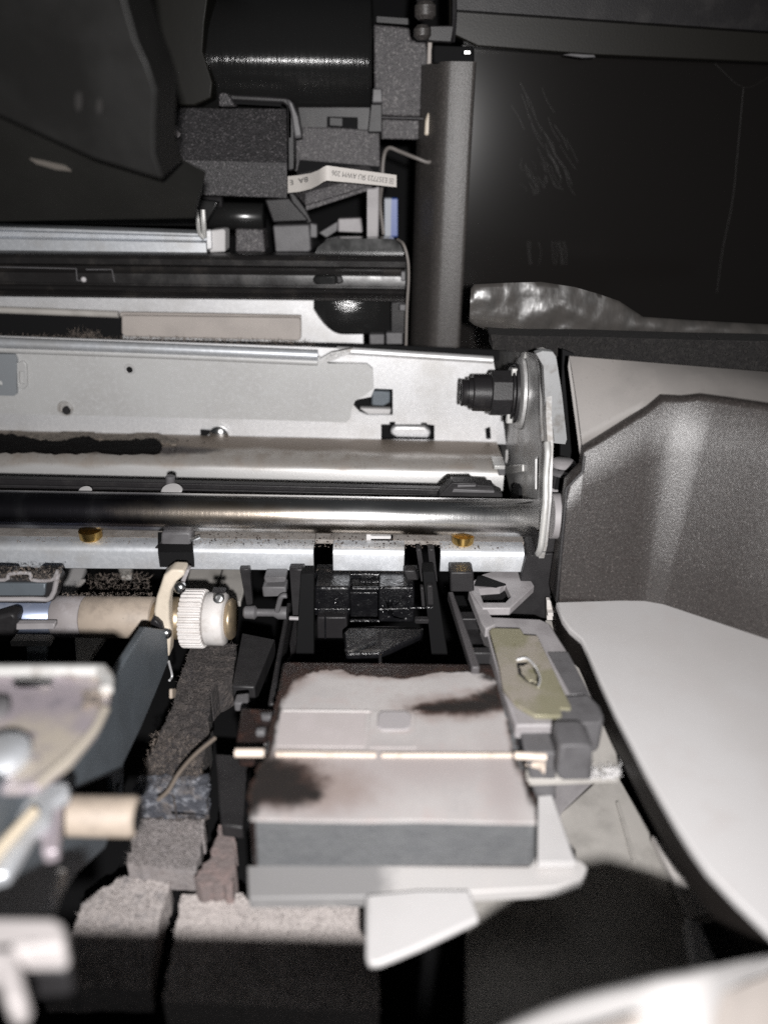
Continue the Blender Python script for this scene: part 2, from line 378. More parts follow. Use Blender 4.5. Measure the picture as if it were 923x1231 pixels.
h0 = T(374, 541, Z6+.25); MB().lathe(h0, (0, 0, -1), [(0, 3.4), (.6, 3.4)], 20).build('rivet_hole', m_matte, fr)
MB().pZ([(590, 548), (604, 549), (607, 560), (594, 560)], Z6+.8, 1.4).build('shelf_tab', m_flange, fr, .2)
MB().pY([(598, 562), (607, 562), (607, 572), (599, 572)], ysh-7.2, 1).build('tab_hole', m_grey, fr, .3)
# lip under the rod
YL = 200.0
Zl = ln(YL, 0, 653, 600, 660); Zb = ln(YL-1.5, 0, 683, 600, 688); fl = up(Zl, .4)
def lip(x0, x1, nm='lip_tab'):
    b = MB().beam([(204, up(fl, 0)), (201.2, up(fl, 0)), (199.8, up(fl, -.35)), (198.9, up(fl, -1.1)), (198.5, up(fl, -2.2)), (198.3, up(Zb, .4)), (198.6, Zb), (199.6, Zb), (199.9, up(Zb, .4)), (200, up(fl, -2.4)), (201.4, up(fl, -1.4)), (204, up(fl, -1.4))], x0, x1, 6)
    return b.build(nm, m_lip, fr, .18)
xa = lambda px: Q(px, 672, YL-1.5).x
lip(XL, xa(377)); lip(xa(400), xa(486)); lip(xa(529), xa(630))
m_flg = mat('greasy_flange', (.34, .315, .295), .48, .35, var=((.2, (.24, .215, .195), .42, .7), (1.6, (.17, .145, .13), .58, .72)), bump=(2, .2, .15))
sq = [(446, 646), (471, 646), (471, 656), (446, 656)]
b = MB()
for x0, x1 in ((XL, xa(377)), (xa(377)+.2, xa(399.6)), (xa(400), xa(445))): b.beam([(204.02, fl), (222, fl), (222, up(fl, -1.4)), (204.02, up(fl, -1.4))], x0, x1 if x1 < 0 or True else 0, 4)
b.beam([(211, fl), (222, fl), (222, up(fl, -1.4)), (211, up(fl, -1.4))], xa(445)+.05, xa(472), 1)
b.beam([(204.02, fl), (222, fl), (222, up(fl, -1.4)), (204.02, up(fl, -1.4))], xa(472)+.05, xa(632), 4)
b.build('lip_flange', m_flg, fr)
MB().pY([(440, 643), (446, 643), (446, 645), (470, 645), (470, 648), (446, 648), (446, 655), (440, 655)], 204, 1.5).build('square_clip', m_white, fr, .3)
zf = fl[0]
MB().pZ([(190, 640), (232, 640), (232, 664), (190, 664)], zf+.3, 5).build('notch', m_matte, fr)
MB().pY([(194, 641), (226, 640), (230, 643), (229, 661), (224, 662), (197, 663), (193, 660)], 199, 6).build('rod_clip', m_grey, fr, .7)
MB().pY([(183, 662), (195, 650), (196, 661), (190, 664)], 199, 2).build('clip_wing', m_dgrey, fr, .3)
MB().tube([Q(228, 650, 199), Q(240, 645, 201)], .6).build('clip_wire', m_chrome, fr)
MB().fuzz(lambda: Vector((random.uniform(xa(380), xa(520)), random.uniform(198.3, 199), Zb[0]+random.uniform(-.3, .5))), 90, .8, .06, (0, -1, .5)).grit(lambda: Vector((random.uniform(-110, 40), random.uniform(199, 206), zf+.05)), 500, .22).build('lint', m_dust, fr, kind='stuff')
MB().grit(lambda: Vector((random.choice((xa(385), xa(440), xa(500), xa(540)))+random.gauss(0, 7), 198.25, Zl[0]-random.uniform(1, 7.5))), 0, .2).grit(lambda: Vector((random.uniform(-60, 40), random.uniform(199.5, 210), zf+fl[1]*0+.02)), 220, .3).build('ink_specks', m_ink, fr, kind='stuff')
# smooth grey cover sheet on the back plate
cs = thing('cover_sheet', 'smooth grey sheet cover with rolled top edge and two holes on the bright steel frame', 'cover plate', (-40, 266, -95))
ov = [(-110, 404), (0, 412), (381, 428), (395, 437), (441, 438), (448, 444), (449, 467), (440, 474), (427, 482), (423, 490), (421, 503), (416, 508), (330, 505), (0, 497), (-110, 493)]
MB().pY(ov, 266.5, 2.4, [circ(156, 444, 5.5)]).build('sheet', m_panel, cs)
MB().tube([Q(-110, 407, 265.5), Q(0, 412, 265.5), Q(190, 419, 265.5), Q(382, 427, 265.5)], 1.9, 12).build('rolled_edge', m_lip, cs)
MB().tube([Q(-110, 415, 266), Q(0, 420, 266), Q(190, 427, 266), Q(382, 435.5, 266)], 1.25, 10).build('crease', m_panel, cs)
MB().pY([(384, 432), (398, 424), (424, 419), (420, 425), (402, 433), (386, 437)], 266, 2.5).fuzz(spotsY([(385, 432), (398, 425), (424, 420), (402, 432)], 265.8), 90, .9, .08, (0, -1, .3)).build('torn_fold', m_side, cs, .3)
MB().lathe(Q(156, 444, 266.2), (0, -1, 0), [(0, 2.0), (.35, 1.9), (.35, 1.5), (-.8, 1.4)], 20).build('eyelet', m_side, cs)
MB().lathe(Q(156, 444.5, 265.9), (0, -1, 0), [(0, 1.15), (.2, 1.1)], 16).build('hole_dark', m_matte, cs)  # black disc put in for the shade inside the eyelet hole
MB().lathe(Q(79, 491, 266.4), (0, -1, 0), [(0, 2.9), (.8, 2.7), (.8, 1.9), (-1, 1.7)], 24).build('eyelet', m_side, cs)
MB().lathe(Q(81, 493, 266.0), (0, -1, 0), [(0, 1.6), (.9, 1.5)], 20).build('hole_dark', m_dgrey, cs)  # dark disc, again the hole's shade painted rather than a part
MB().pY([(-60, 424), (17, 426), (20, 432), (20, 474), (17, 476), (-60, 474)], 264.6, 1.5, [circ(0, 461, 3.5)]).build('bracket', mat('bluish_zinc', (.30, .32, .34), .42, .4), cs)
MB().pY([(20.5, 436), (28, 434), (32, 438), (33, 464), (29, 468), (21, 466)], 265.2, 1.1, [[(23, 447), (29, 447), (29, 462), (23, 461)]]).build('hook', m_panel, cs, .25)

# ================================================================ guide rod, black strip, bushings
rA, rB = Q(0, 612, 205), Q(640, 623, 205)
dr = (rB-rA).normalized(); rr = mm(46, Q(461, 619, 205))/2
m_rod = mat('polished_rod_steel', (.95, .945, .94), .25, 1.0, brush=((11, .02, .02), .6, .03), var=((.03, (.72, .69, .66), .4, .65), (.11, (.34, .31, .28), .6, .8)), rvar=(.07, .19, .31), stretch=(.3, 1.6, 1.6), bump=(.5, .06, .1),
    stains=[((.10, .095, .11), .25, [((x, 203, -100), (17, 9, 9)) for x in (-140, -118, -96, -76)], .08, .35, .45), ((.30, .26, .22), .3, [((-45, 201, -99), (30, 5, 3.4)), ((-5, 200, -104), (40, 4, 2.5))], .15, .5, .5)])
tag(MB().lathe(rA+dr*-40, dr, [(0, rr), (40, rr), ((rB-rA).length*.5+40, rr), ((rB-rA).length+43, rr), ((rB-rA).length+44, rr-.6)], 64).build('guide_rod', m_rod, smooth=50), 'thick polished steel guide rod with bright reflection, crossing the whole middle', 'metal rod')
Zc0, Zc1 = ln(221, 0, 576, 560, 589), ln(221, 0, 590, 560, 600)
cb = thing('black_strip', 'thin black strip lying along the rear of the polished rod', 'cable', (-50, 221, -100))  # thin black strip running just behind the rod
MB().beam([(221, up(Zc0, 0)), (224, up(Zc0, 0)), (224, Zc1), (221, Zc1)], XL, Q(575, 592, 221).x, 8).build('strip', m_black, cb, .4)
MB().beam([(220.2, up(Zc0, -1.6)), (221.4, up(Zc0, -1.6)), (221.4, up(Zc0, -2.2)), (220.2, up(Zc0, -2.2))], XL, Q(575, 592, 221).x, 4).build('rib', m_dgrey, cb, .15)
MB().pY([(526, 598), (530, 593), (543, 580), (572, 580), (574, 583), (592, 584), (595, 590), (604, 594), (604, 602), (526, 602)], 217, 5).build('strip_guide', m_dgrey, cb, .4)
MB().pY([(545, 588), (594, 590), (594, 593), (543, 592)], 216, 2).pY([(550, 583), (572, 583), (572, 585), (549, 586)], 216, 2).each('guide_rib', m_grey, cb, .2)
MB().cyl(Q(205, 586, 219), Q(205, 572, 219), 1.5, 16).build('pin', m_grey, cb)
ws = MB().lathe(Q(207, 591, 213), (0, -.25, 1), [(0, 3.0), (.5, 3.3), (1.0, 2.9), (1.1, 1.2)], 24).build('washer', m_white)
tag(ws, 'larger pale washer beside the little grey pin, behind the rod', 'washer', 'washers behind the rod')
w2 = ws.copy(); COL.objects.link(w2); w2.scale = (.62, .62, .62); w2.location = ws.location+(Q(103, 589.5, 213)-Q(207, 591, 213))/1000; w2['label'] = 'smaller pale washer on the soiled left end of the rod'
def bush(px, label):
    c = Q(px, 646, 203.2); z0 = fl[0]+fl[1]*c.x; c = Vector((c.x, 203.2, z0))
    t = thing('brass_bushing', label, 'bushing', c, 'brass bushings under the rod')
    MB().lathe(c, (0, 0, 1), [(0, 3.0), (.4, 3.35), (2.4, 3.4), (2.8, 3.4)], 28).build('collar', m_brass, t)
    MB().lathe(c+Vector((0, 0, -3.4)), (0, 0, 1), [(0, 1.9), (.3, 2.2), (3.3, 2.2)], 20).build('pin', m_brass, t)
    return t, c
b1, c1 = bush(110, 'brass bushing under the dirty left stretch of the rod')
c2 = Q(556, 650, 203.2); c2 = Vector((c2.x, 203.2, fl[0]+fl[1]*c2.x))
dup(b1, c2-c1, 'brass bushing under the bright right end of the rod')

# ================================================================ side plate with shaft stub and spool
XP = 46.0
sp = thing('side_plate', 'upright zinc side plate holding the right end of the polished rod', 'metal plate', S(645, 680, XP))
pl = [(589, 470), (590, 425), (593, 410), (598, 404), (632, 413), (650, 421), (657, 440), (656, 500), (658, 535), (657, 560), (656, 600), (651, 655), (646, 676), (642, 686), (637, 685), (632, 674), (627, 655), (618, 610), (607, 565), (600, 530)]
MB().pX(pl, XP, 1.6, [[(643, 588), (643, 552), (646, 547), (647.5, 551), (646.5, 588), (645, 591)], [(607, 556), (608, 541), (612, 540), (612.5, 553), (610, 557)]]).build('plate', m_side, sp)
MB().tube([S(657.5, 532, XP-.2), S(658, 548, XP-.2), S(656, 575, XP-.2), S(655.5, 605, XP-.2), S(652, 640, XP-.2), S(649, 660, XP-.2), S(643, 672, XP-.2), S(640, 686, XP-.2)], .95, 10).build('front_edge', m_flange, sp)
MB().pX([(640, 595), (640, 542), (650, 540), (650, 595)], XP+3, 1).pX([(603, 560), (603, 536), (616, 536), (616, 560)], XP+3, 1).each('backing', m_matte, sp)
fg = [(644, 425), (652, 422), (664, 423), (668, 429), (675, 473), (681, 528), (679, 534), (659, 532), (656, 500), (653, 440)]
p0 = S(656, 500, XP+.6); nf = Vector((.12, -1, -.05)).normalized()
MB().prism([PL(x, y, p0, nf) for x, y in fg], -nf*2.2).build('front_flange', mat('blue_grey_zinc', (.36, .365, .37), .45, .35, var=(.25, (.25, .24, .23), .5, .72)), sp)
MB().tube([S(650, 424, XP+1.4), S(655, 445, XP+1.4), S(656, 500, XP+1.4), S(658, 531, XP+1.4)], 1.9, 10).build('bend', m_side, sp)
MB().pX([(625, 430), (627, 421), (634, 415), (637, 417), (631, 421), (629, 431)], XP-.8, .9).build('top_notch', m_flange, sp, .2)
MB().pX([(616, 600), (616, 584), (620, 581), (623, 586), (623, 600)], XP-1.2, 1.1).build('stop', m_matte, sp, .2)
MB().pX([(600, 558), (609, 560), (627, 558), (627, 567), (607, 570)], XP-.9, .9).build('clip', m_flange, sp, .3)
ss = thing('shaft_stub', 'stepped black plastic shaft stub with washers, sticking out of the side plate', 'shaft', S(622, 472, XP))
c = S(623, 473, XP-1.0)
MB().lathe(c+Vector((.8, 0, 0)), (-1, 0, 0), [(0, 12.2), (1.0, 12.2), (1.2, 11.8)], 36).build('washer', m_side, ss)
MB().lathe(c+Vector((-1.0, 0, 0)), (-1, 0, 0), [(0, 10.0), (.9, 10.0), (1.1, 9.6)], 36).build('retaining_ring', m_dgrey, ss)
MB().lathe(c+Vector((-2.4, 0, 0)), (-1, 0, 0), [(0, 9.2), (.6, 9.2), (.8, 8.9)], 36).build('retaining_ring', m_black, ss)
MB().lathe(c+Vector((-2.8, 0, 0)), (-1, 0, 0), [(0, 8.0), (6.6, 7.9), (7.0, 7.5)], 8).build('hex_boss', m_dgrey, ss, .5)
MB().lathe(c+Vector((-8, 0, 0)), (-1, 0, 0), [(0, 6.3), (7.4, 6.2), (7.8, 5.8)], 32).build('collar', m_black, ss)
MB().lathe(c+Vector((-15, 0, 0)), (-1, 0, 0), [(0, 5.2), (2.2, 5.1), (2.3, 4.4), (3.6, 4.4), (4.2, 4.7), (4.6, 4.3), (4.6, 3.2), (2.0, 2.9)], 32).build('tip', m_black, ss)
MB().box(c.x-4.2, c.x-2, c.y-5.6, c.y-3.4, c.z-9, c.z-4.5).build('tooth', m_flange, ss, .4)
MB().box(c.x-3.6, c.x-1.6, c.y-4, c.y-2, c.z+7, c.z+9.6).build('tooth', m_flange, ss, .4)
sl = thing('pulley_spool', 'small grey flanged spool just right of the side plate edge', 'pulley', S(666, 590, 50.5))
q = Q(669, 590, 208)
MB().lathe(q, (0, 0, 1), [(0, 3.6), (.3, 4.0), (1.4, 4.0), (1.7, 3.6)], 32).build('flange', m_greyl, sl)
MB().lathe(q+Vector((0, 0, 1.7)), (0, 0, 1), [(0, 2.9), (4.6, 2.9)], 24).build('core', m_dgrey, sl)
MB().lathe(q+Vector((1.2, 0, 6.3)), (0, 0, 1), [(0, 5.0), (.3, 5.6), (1.2, 5.6), (1.5, 5.0)], 32).build('flange', m_grey, sl)
MB().lathe(q+Vector((.8, 0, 8.3)), (0, 0, 1), [(0, 3.6), (1.0, 3.8), (1.6, 3.0)], 32).build('flange', m_greyl, sl)
MB().cyl(q+Vector((2.2, 1, -4)), q+Vector((2.2, 1, 0)), 2.0, 16).build('brass_pin', m_brass, sl)
rc = thing('rod_end_holder', 'grey block holding the rod end outside the side plate', 'holder', S(660, 660, XP+1.7))
e0 = S(662, 622, XP+1.8)
MB().lathe(e0+Vector((0, 1, 0)), (1, 0, 0), [(0, 6.6), (2.6, 6.6), (3.2, 6.0)], 32).build('end_cap', m_greyl, rc)
MB().pY([(655, 622), (669, 620), (670, 645), (652, 647)], 196, 8).build('pad', m_grey, rc, .5)
MB().pY([(650, 646), (670, 645), (669, 664), (645, 665)], 195, 9).build('block', m_dgrey, rc, .4)
pr = thing('support_pillar', 'dark grey plastic pillar under the side plate at the right', 'pillar', Q(630, 740, 190))
MB().pY([(632, 672), (645, 666), (669, 665), (666, 742), (656, 744), (640, 742), (590, 740), (579, 732), (600, 722), (625, 700)], 196, 12).build('post', m_dgrey, pr, .5)
MB().pY([(657, 722), (661, 722), (672, 742), (672, 746), (657, 746)], 192, 2).pY([(658, 737), (671, 737), (671, 741), (658, 741)], 190, 2).each('foot_label', m_whited, pr, .2)

# ================================================================ upper rail, bars and strips behind
br = thing('black_rail', 'long black grooved plastic rail crossing the upper left, above the cream strip', 'rail', (-60, 282, -56))
l0 = lambda f: ln(281, 0, 304+f*54, 480, 309+f*55)
rows = [(0, 290), (.0, 284), (.04, 281.6), (.1, 280.6), (.22, 280.8), (.27, 282), (.3, 284), (.36, 284.4), (.42, 283.6), (.44, 282.4), (.5, 282.2), (.66, 282.2), (.68, 283), (.71, 283), (.73, 281.2), (.78, 280.7), (.83, 281.2), (.86, 282.6), (.9, 283), (.92, 281.8), (.98, 282), (1.0, 283.5), (1.0, 290)]
m_rail = mat('satin_black_rail', (.014, .013, .013), .3, bump=(1.5, .12, .15), var=(.1, (.025, .022, .02), .5, .7), rvar=(.1, .25, .42))
MB().beam([(Y, l0(f)) for f, Y in rows], XL, Q(487, 335, 281).x, 8).build('rail_body', m_rail, br, smooth=50)
MB().pY([(376, 334), (380, 331), (404, 331), (405, 342), (380, 342), (376, 339)], 280.6, 3).build('latch_tab', m_gloss, br, .9, 3)
MB().pY([(404, 331), (411, 332), (413, 340), (405, 342)], 281.2, 2).build('latch_tip', m_dgrey, br, .5)
b = MB(); zt = 281.9
for a, c_ in (((0, 321), (92, 323)), ((92, 323), (93, 337)), ((93, 337), (104, 338)), ((104, 324), (135, 324)), ((135, 324), (138, 339))):
    b.tube([Q(*a, zt), Q(*c_, zt)], .22, 6)
b.build('slot_edge', m_grey, br)
MB().cyl(Q(101, 336, 282.4), Q(101, 336, 281.2), 1.0, 12).build('rivet', m_greyl, br)
MB().pY([(482, 326), (487, 326), (487, 338), (482, 338)], 280.3, 2).pY([(480, 366), (488, 366), (488, 374), (480, 374)], 280.3, 2).each('end_clip', m_grey, br, .4)
ec = [(377, 330), (378, 305), (382, 297), (391, 290), (404, 287), (470, 287), (480, 289), (487, 297), (489, 320), (488, 402), (470, 404), (430, 404), (408, 402), (394, 396), (383, 385), (377, 372)]
et = thing('rail_end_cap', 'glossy black rounded end cap behind the right end of the black rail', 'end cap', Q(430, 404, 288))
cols = []
for i in range(17):
    t = i/16; px = 377+t*(470-377); ybot = 402-30*max(0, 1-t/.38)**2; Y = 289+14*(t-.38)**2
    cols.append([Q(px, 345, Y+4), Q(px, 360, Y+2.6), Q(px, ybot-3, Y), Q(px, ybot, Y+1), Q(px, ybot, Y+9)])
MB().loft(cols).build('drum_face', mat('streaky_gloss_black', (.012, .012, .012), .14, brush=((.01, .01, 14), .5, .05)), et, smooth=60)
MB().pY(ec[:10]+[(489, 345), (377, 345)], 288.6, 8).build('plate', m_gloss, et, 1.0, 3)
MB().pY([(470, 362), (489, 362), (489, 403), (470, 404)], 287, 6).build('side_lug', m_black, et, .6)
MB().pY([(444, 402), (462, 402), (462, 414), (444, 414)], 286, 4).pY([(464, 400), (484, 400), (484, 414), (464, 414)], 285, 4).each('foot', m_grey, et, .4)
tag(MB().tube([Q(478, 288, 284), Q(485, 294, 279), Q(490, 312, 278), Q(491, 335, 278), Q(489, 372, 278), Q(488, 415, 278)], .55, 8).build('thin_cable', m_wire), 'thin pale cable looped down around the right end of the black rail', 'cable')
gp = thing('guide_plate', 'bright metal plate showing between the black rail and the steel frame', 'plate', Q(300, 410, 292))
MB().pY([(-110, 350), (0, 354), (436, 362), (437, 416), (0, 410), (-110, 405)], 294, 1.2).build('plate', m_galv, gp, .2)
MB().pY([(-110, 372), (0, 376), (147, 379), (147, 409), (0, 406), (-110, 402)], 292.6, 1.2).build('recess_shade', m_matte, gp)  # black plate laid over the bright one, standing in for a recess's shade
MB().tube([Q(-110, 369, 290), Q(0, 372.5, 290), Q(143, 378, 290)], 1.35, 10).build('cream_lip', m_creamd, gp)
MB().pY([(146, 381), (147, 379), (360, 382), (362, 386), (362, 407), (359, 410), (150, 405), (146, 401)], 283, 2).build('cream_flange', m_beige, gp, .6, 3)
MB().tube([Q(146, 378, 286), Q(250, 379.5, 286), Q(362, 382, 286)], 1.1, 10).build('rolled_lip', m_beige, gp)
MB().pY([(-110, 400), (0, 405), (147, 408), (420, 413), (600, 421), (600, 434), (420, 422), (0, 410), (-110, 405)], 287, 1).build('gap', m_matte, gp)
MB().fuzz(spotsY([(0, 402), (150, 405), (300, 408), (378, 411), (378, 415), (150, 409), (0, 406)], 280), 900, 1.5, .08, (0, -1, .6)).fuzz(spotsY([(85, 398), (120, 398), (125, 407), (85, 407)], 282), 160, 2.2, .07, (0, -1, 1)).build('lint', m_dust, gp, kind='stuff')
sb = thing('silver_bracket', 'silver folded bracket with white end block above the left of the black rail', 'bracket', Q(120, 304, 290))
g0 = lambda f: ln(290, 0, 270+f*35, 248, 279+f*26)
MB().beam([(Y, g0(f)) for f, Y in ((0, 296), (0, 289), (.05, 287.6), (.14, 287.4), (.2, 288.6), (.26, 291.5), (.4, 291.5), (.44, 289.4), (.48, 288.6), (.97, 288.2), (1, 288.8), (1, 296))], XL, Q(248, 290, 289).x, 4).build('folded_sheet', m_lip, sb, smooth=50)
MB().pY([(251, 277), (269, 275), (271, 278), (271, 303), (252, 304)], 287, 8).build('end_block', m_white, sb, .6)
MB().pY([(248, 276), (254, 276), (255, 300), (249, 301)], 285.4, 2).build('end_clip', m_galv, sb, .5)
hk = MB().tube([Q(236, 252, 280), Q(238, 266, 279), Q(240, 280, 281), Q(245, 286, 282)], .75).tube([Q(244, 252, 280), Q(245, 268, 280), Q(246, 284, 282)], .9)
tag(hk.build('wire_hook', m_flange), 'small pale wire hook hanging over the right end of the silver bracket', 'hook')

# ================================================================ dark upper machinery
hd = thing('glossy_hood', 'large out of focus glossy black hood filling the top left corner', 'hood', Q(60, 262, 170))
def slab(pts, Y, tilt, th):
    p0 = Q(100, 150, Y); n = Vector((-.10, -1, tilt)).normalized(); return [PL(x, y, p0, n) for x, y in pts], -n*th
a, v = slab([(-120, -90), (140, -90), (152, 5), (165, 50), (178, 78), (188, 108), (186, 150), (186, 185), (196, 216), (110, 190), (0, 140), (-120, 80)], 175, -.25, 14)
MB().prism(a, v).build('upper_shell', m_hood, hd, .5, 3)
a, v = slab([(-120, 60), (0, 116), (60, 150), (120, 180), (190, 214), (222, 232), (238, 240), (234, 262), (-120, 268)], 190, -.75, 10)
MB().prism(a, v).build('lower_shell', mat('worn_hood_shell', (.011, .0108, .010), .4, spec=.25, rvar=(.06, .32, .5), bump=(.05, .3, .8)), hd, 2.0, 4)
p0 = Q(100, 150, 174.2)
b = MB()
for x, y, w, h in ((95, 122, 7, 24), (120, 128, 6, 20)):
    n = Vector((-.10, -1, -.25)).normalized(); b.prism([PL(px, py, p0, n) for px, py in circ(x, y, w*.6, h*.5, 12)], -n*.3)
b.each('scuff', mat('dull_scuff', (.0115, .0105, .010), .5), hd)
n2 = Vector((-.10, -1, -.75)).normalized(); p2 = Q(100, 150, 189.4)
MB().prism([PL(x, y, p2, n2) for x, y in ((36, 191), (52, 194), (78, 200), (86, 206), (68, 204), (44, 197))], -n2*.3).build('scratch', mat('dull_scratch', (.10, .09, .08), .5), hd)
MB().pY([(-120, 236), (240, 240), (262, 243), (246, 272), (0, 269), (-120, 266)], 296, 6).build('lower_lip', m_gloss, hd, 1)
dm = thing('black_drum', 'wide glossy black cylinder with a bright streak at the top', 'cylinder', Q(350, 140, 340))
ca, cb_ = Q(220, 73, 340), Q(448, 76, 340); rd = mm(70, ca)
MB().lathe(ca, cb_-ca, [(0, rd-.8), (.8, rd), ((cb_-ca).length-1, rd), ((cb_-ca).length, rd-1)], 64).build('drum', mat('brushed_gloss_black', (.012, .012, .012), .13, brush=((5, .03, .03), 1.0, .12)), dm, smooth=50)
MB().pY([(355, 128), (448, 128), (448, 160), (360, 160)], 322, 10).build('lower_housing', m_black, dm, 1)
MB().pY([(393, 140), (430, 141), (430, 156), (393, 154)], 321, 2).build('slot', m_matte, dm, .3)
MB().pY([(396, 141), (412, 142), (412, 152), (396, 151)], 320.4, 2).build('mark', m_dgrey, dm, .2)
tag(MB().pY([(150, -90), (262, -90), (246, 30), (244, 62), (256, 100), (254, 118), (235, 127), (205, 127), (188, 60)], 312, 22).build('black_block', mat('plain_black', (.008, .0075, .006), .4, spec=.2, bump=(.3, .1, .2)), None, .6, 3), 'plain black block between the hood and the shiny drum', 'block')
lh = thing('latch_housing', 'squarish coarse grained black plastic housing left of the white ribbon cable', 'housing', Q(280, 238, 305))
rowsL = []
for px0, px1, y0, y1, Y in ((208, 344, 130, 130, 330), (206, 344, 130, 131, 314), (204, 345, 162, 164, 306), (204, 345, 192, 196, 298), (207, 345, 222, 226, 298), (219, 345, 233, 238, 298.5), (219, 345, 236, 240, 322)):
    rowsL.append([Q(px0+(px1-px0)*i/4, y0+(y1-y0)*i/4, Y) for i in range(5)])
MB().loft(rowsL).build('grained_face', m_text, lh, smooth=20)
MB().pY([(263, 128), (263, 112), (270, 111), (275, 114), (281, 124), (281, 128)], 298, 8).build('corner_boss', m_text, lh, .8)
MB().pY([(274, 113), (344, 117), (349, 120), (353, 128), (353, 205), (346, 206), (345, 128), (340, 124), (277, 121)], 301, 10).build('frame_edge', m_dgrey, lh, .6)
MB().pY([(344, 118), (351, 122), (359, 142), (363, 166), (354, 167), (349, 135)], 299, 6).build('catch', m_grey, lh, .8)
MB().pY([(283, 121), (338, 124), (338, 128), (283, 125)], 303, 1).build('shadow_gap', m_matte, lh)
MB().tube([Q(183, 131, 270), Q(214, 162, 280)], 1.1, 10).build('lever', m_greyl, lh)
MB().pY([(186, 140), (206, 150), (214, 165), (204, 190), (204, 216), (188, 216)], 290, 8).build('hinge', m_gloss, lh, .8)
MB().pY([(197, 188), (202, 188), (203, 212), (198, 214)], 284, 2).build('hinge_edge', m_greyl, lh, .3)
MB().cyl(Q(194, 163, 284), Q(194, 163, 289), 1.6, 16).build('hinge_pin', m_chrome, lh)
sh = thing('sensor_housing', 'grained grey plastic housing with slanted lower face behind the white ribbon cable', 'housing', Q(410, 250, 318))
MB().pY([(352, 168), (363, 168), (363, 153), (400, 153), (456, 157), (457, 205), (455, 222), (420, 214), (352, 205)], 319, 14).build('body', m_text2, sh, .8)
A, B_, C_, D_ = Q(353, 232, 312), Q(367, 247, 300), Q(450, 222, 306), Q(440, 208, 322)
MB().prism([A, B_, C_, D_, Q(360, 215, 322)], (0, 1.5, 4)).build('slant_face', m_text2, sh, .3)
MB().prism([B_, Q(368, 254, 300), Q(441, 230, 305), C_], (0, 4, .5)).build('slant_edge', m_text2, sh, .4)
MB().pY([(346, 230), (353, 232), (368, 252), (376, 268), (370, 270), (352, 248)], 305, 4).build('arm', m_dgrey, sh, .6)
MB().pY([(360, 192), (456, 200), (456, 218), (356, 212)], 318.6, 1).build('recess', m_matte, sh)
rb = thing('ribbon_cable', 'white flat ribbon cable with upside down grey print, bent over a grey housing', 'ribbon cable', Q(410, 230, 295))
cols = [(346, 212, 232, 300), (360, 210.5, 230.5, 298), (374, 208, 227, 295), (383, 204.5, 222.5, 291), (389, 200.5, 218.5, 289.4), (393, 199, 217, 289), (397, 199.5, 217.4, 289.3), (420, 202.7, 219.4, 291.2), (450, 206.8, 222.3, 293.6), (476.5, 210.5, 225, 295.8)]
rt = [Q(a, b_, Y) for a, b_, c_, Y in cols]; rbt = [Q(a, c_, Y) for a, b_, c_, Y in cols]; off = Vector((0, .5, 0))
MB().loft([rt, rbt, [p+off for p in rbt], [p+off for p in rt], rt]).build('ribbon', m_rib, rb)
def lettering(txt, A, B, C, h, parent, frac=1.0, x0=0.0, name='print'):
    """upside-down print on the strip: runs from B towards A, letters' tops towards C"""
    ex = (A-B).normalized(); ey = (C-A); ey = (ey-ex*ey.dot(ex)).normalized(); ez = ex.cross(ey)
    cu = bpy.data.curves.new('t', 'FONT'); cu.body = txt; cu.size = 1.0; cu.extrude = 0.0
    ob = bpy.data.objects.new('t', cu); COL.objects.link(ob); bpy.context.view_layer.update()
    me = bpy.data.meshes.new_from_object(ob.evaluated_get(bpy.context.evaluated_depsgraph_get())); bpy.data.objects.remove(ob)
    xs = [v.co.x for v in me.vertices]; w = max(xs)-min(xs); s = (A-B).length*frac/w
    root = parent.location*1000-Vector((0, 0, ZC))
    for v in me.vertices:
        c = v.co; p = B+ex*(x0+(c.x-min(xs))*s)+ey*(h[0]+c.y*h[1])+ez*.35
        v.co = (p-root)/1000
    me.materials.clear(); me.materials.append(m_print)
    o = bpy.data.objects.new(name, me); COL.objects.link(o); o.parent = parent
A, B, C = rt[6], rt[9], rbt[6]; wd = (C-A).length
lettering('\u2612 E357723 \u042fU AWM 206', A, B, C, (wd*.27, wd*.52), rb, .93, (A-B).length*.04)
lettering('8A  E', rt[0], rt[3], rbt[0], (wd*.30, wd*.5), rb, .6, (rt[0]-rt[3]).length*.34)
sc = thing('grained_panel', 'upright grained dark grey panel at top centre, with a cream strip along its right edge', 'panel', Q(485, 166, 322))
MB().pY([(449, 29), (492, 33), (494, 48), (512, 50), (514, 64), (520, 66), (511, 141), (458, 139), (450, 120)], 322, 14).build('panel', m_text2, sc, .7)
MB().pY([(458, 143), (511, 145), (509, 168), (458, 167)], 323, 14).build('lower_panel', m_text2, sc, .6)
MB().pY([(451, 19), (492, 22), (492, 30), (451, 27)], 324, 6).build('top_strip', m_dgrey, sc, .5)
MB().pY([(514, 50), (519.5, 50), (516, 138), (511, 138)], 318, 3).build('edge_strip', m_beige, sc, .4)
MB().tube([Q(455, 141, 320), Q(520, 143, 318)], .28).build('cross_wire', m_grey, sc)
MB().pY([(514, 135), (523, 135), (524, 143), (528, 144), (528, 163), (510, 163), (511, 145)], 314, 6).build('connector', m_cream, sc, .7)
c = Q(521, 95, 318); MB().lathe(c, (1, -.1, 0), [(0, 3.4), (1.2, 2.2), (2.6, 1.0)], 20).build('screw', m_chrome, sc)
c = Q(517, 108, 318); MB().lathe(c, (1, -.1, 0), [(0, 1.0), (4.6, 1.0), (4.8, .7)], 16).build('screw', m_chrome, sc)
MB().tube([Q(520, 73.5, 318), Q(532, 73.5, 318)], .35).build('pin', m_greyl, sc)
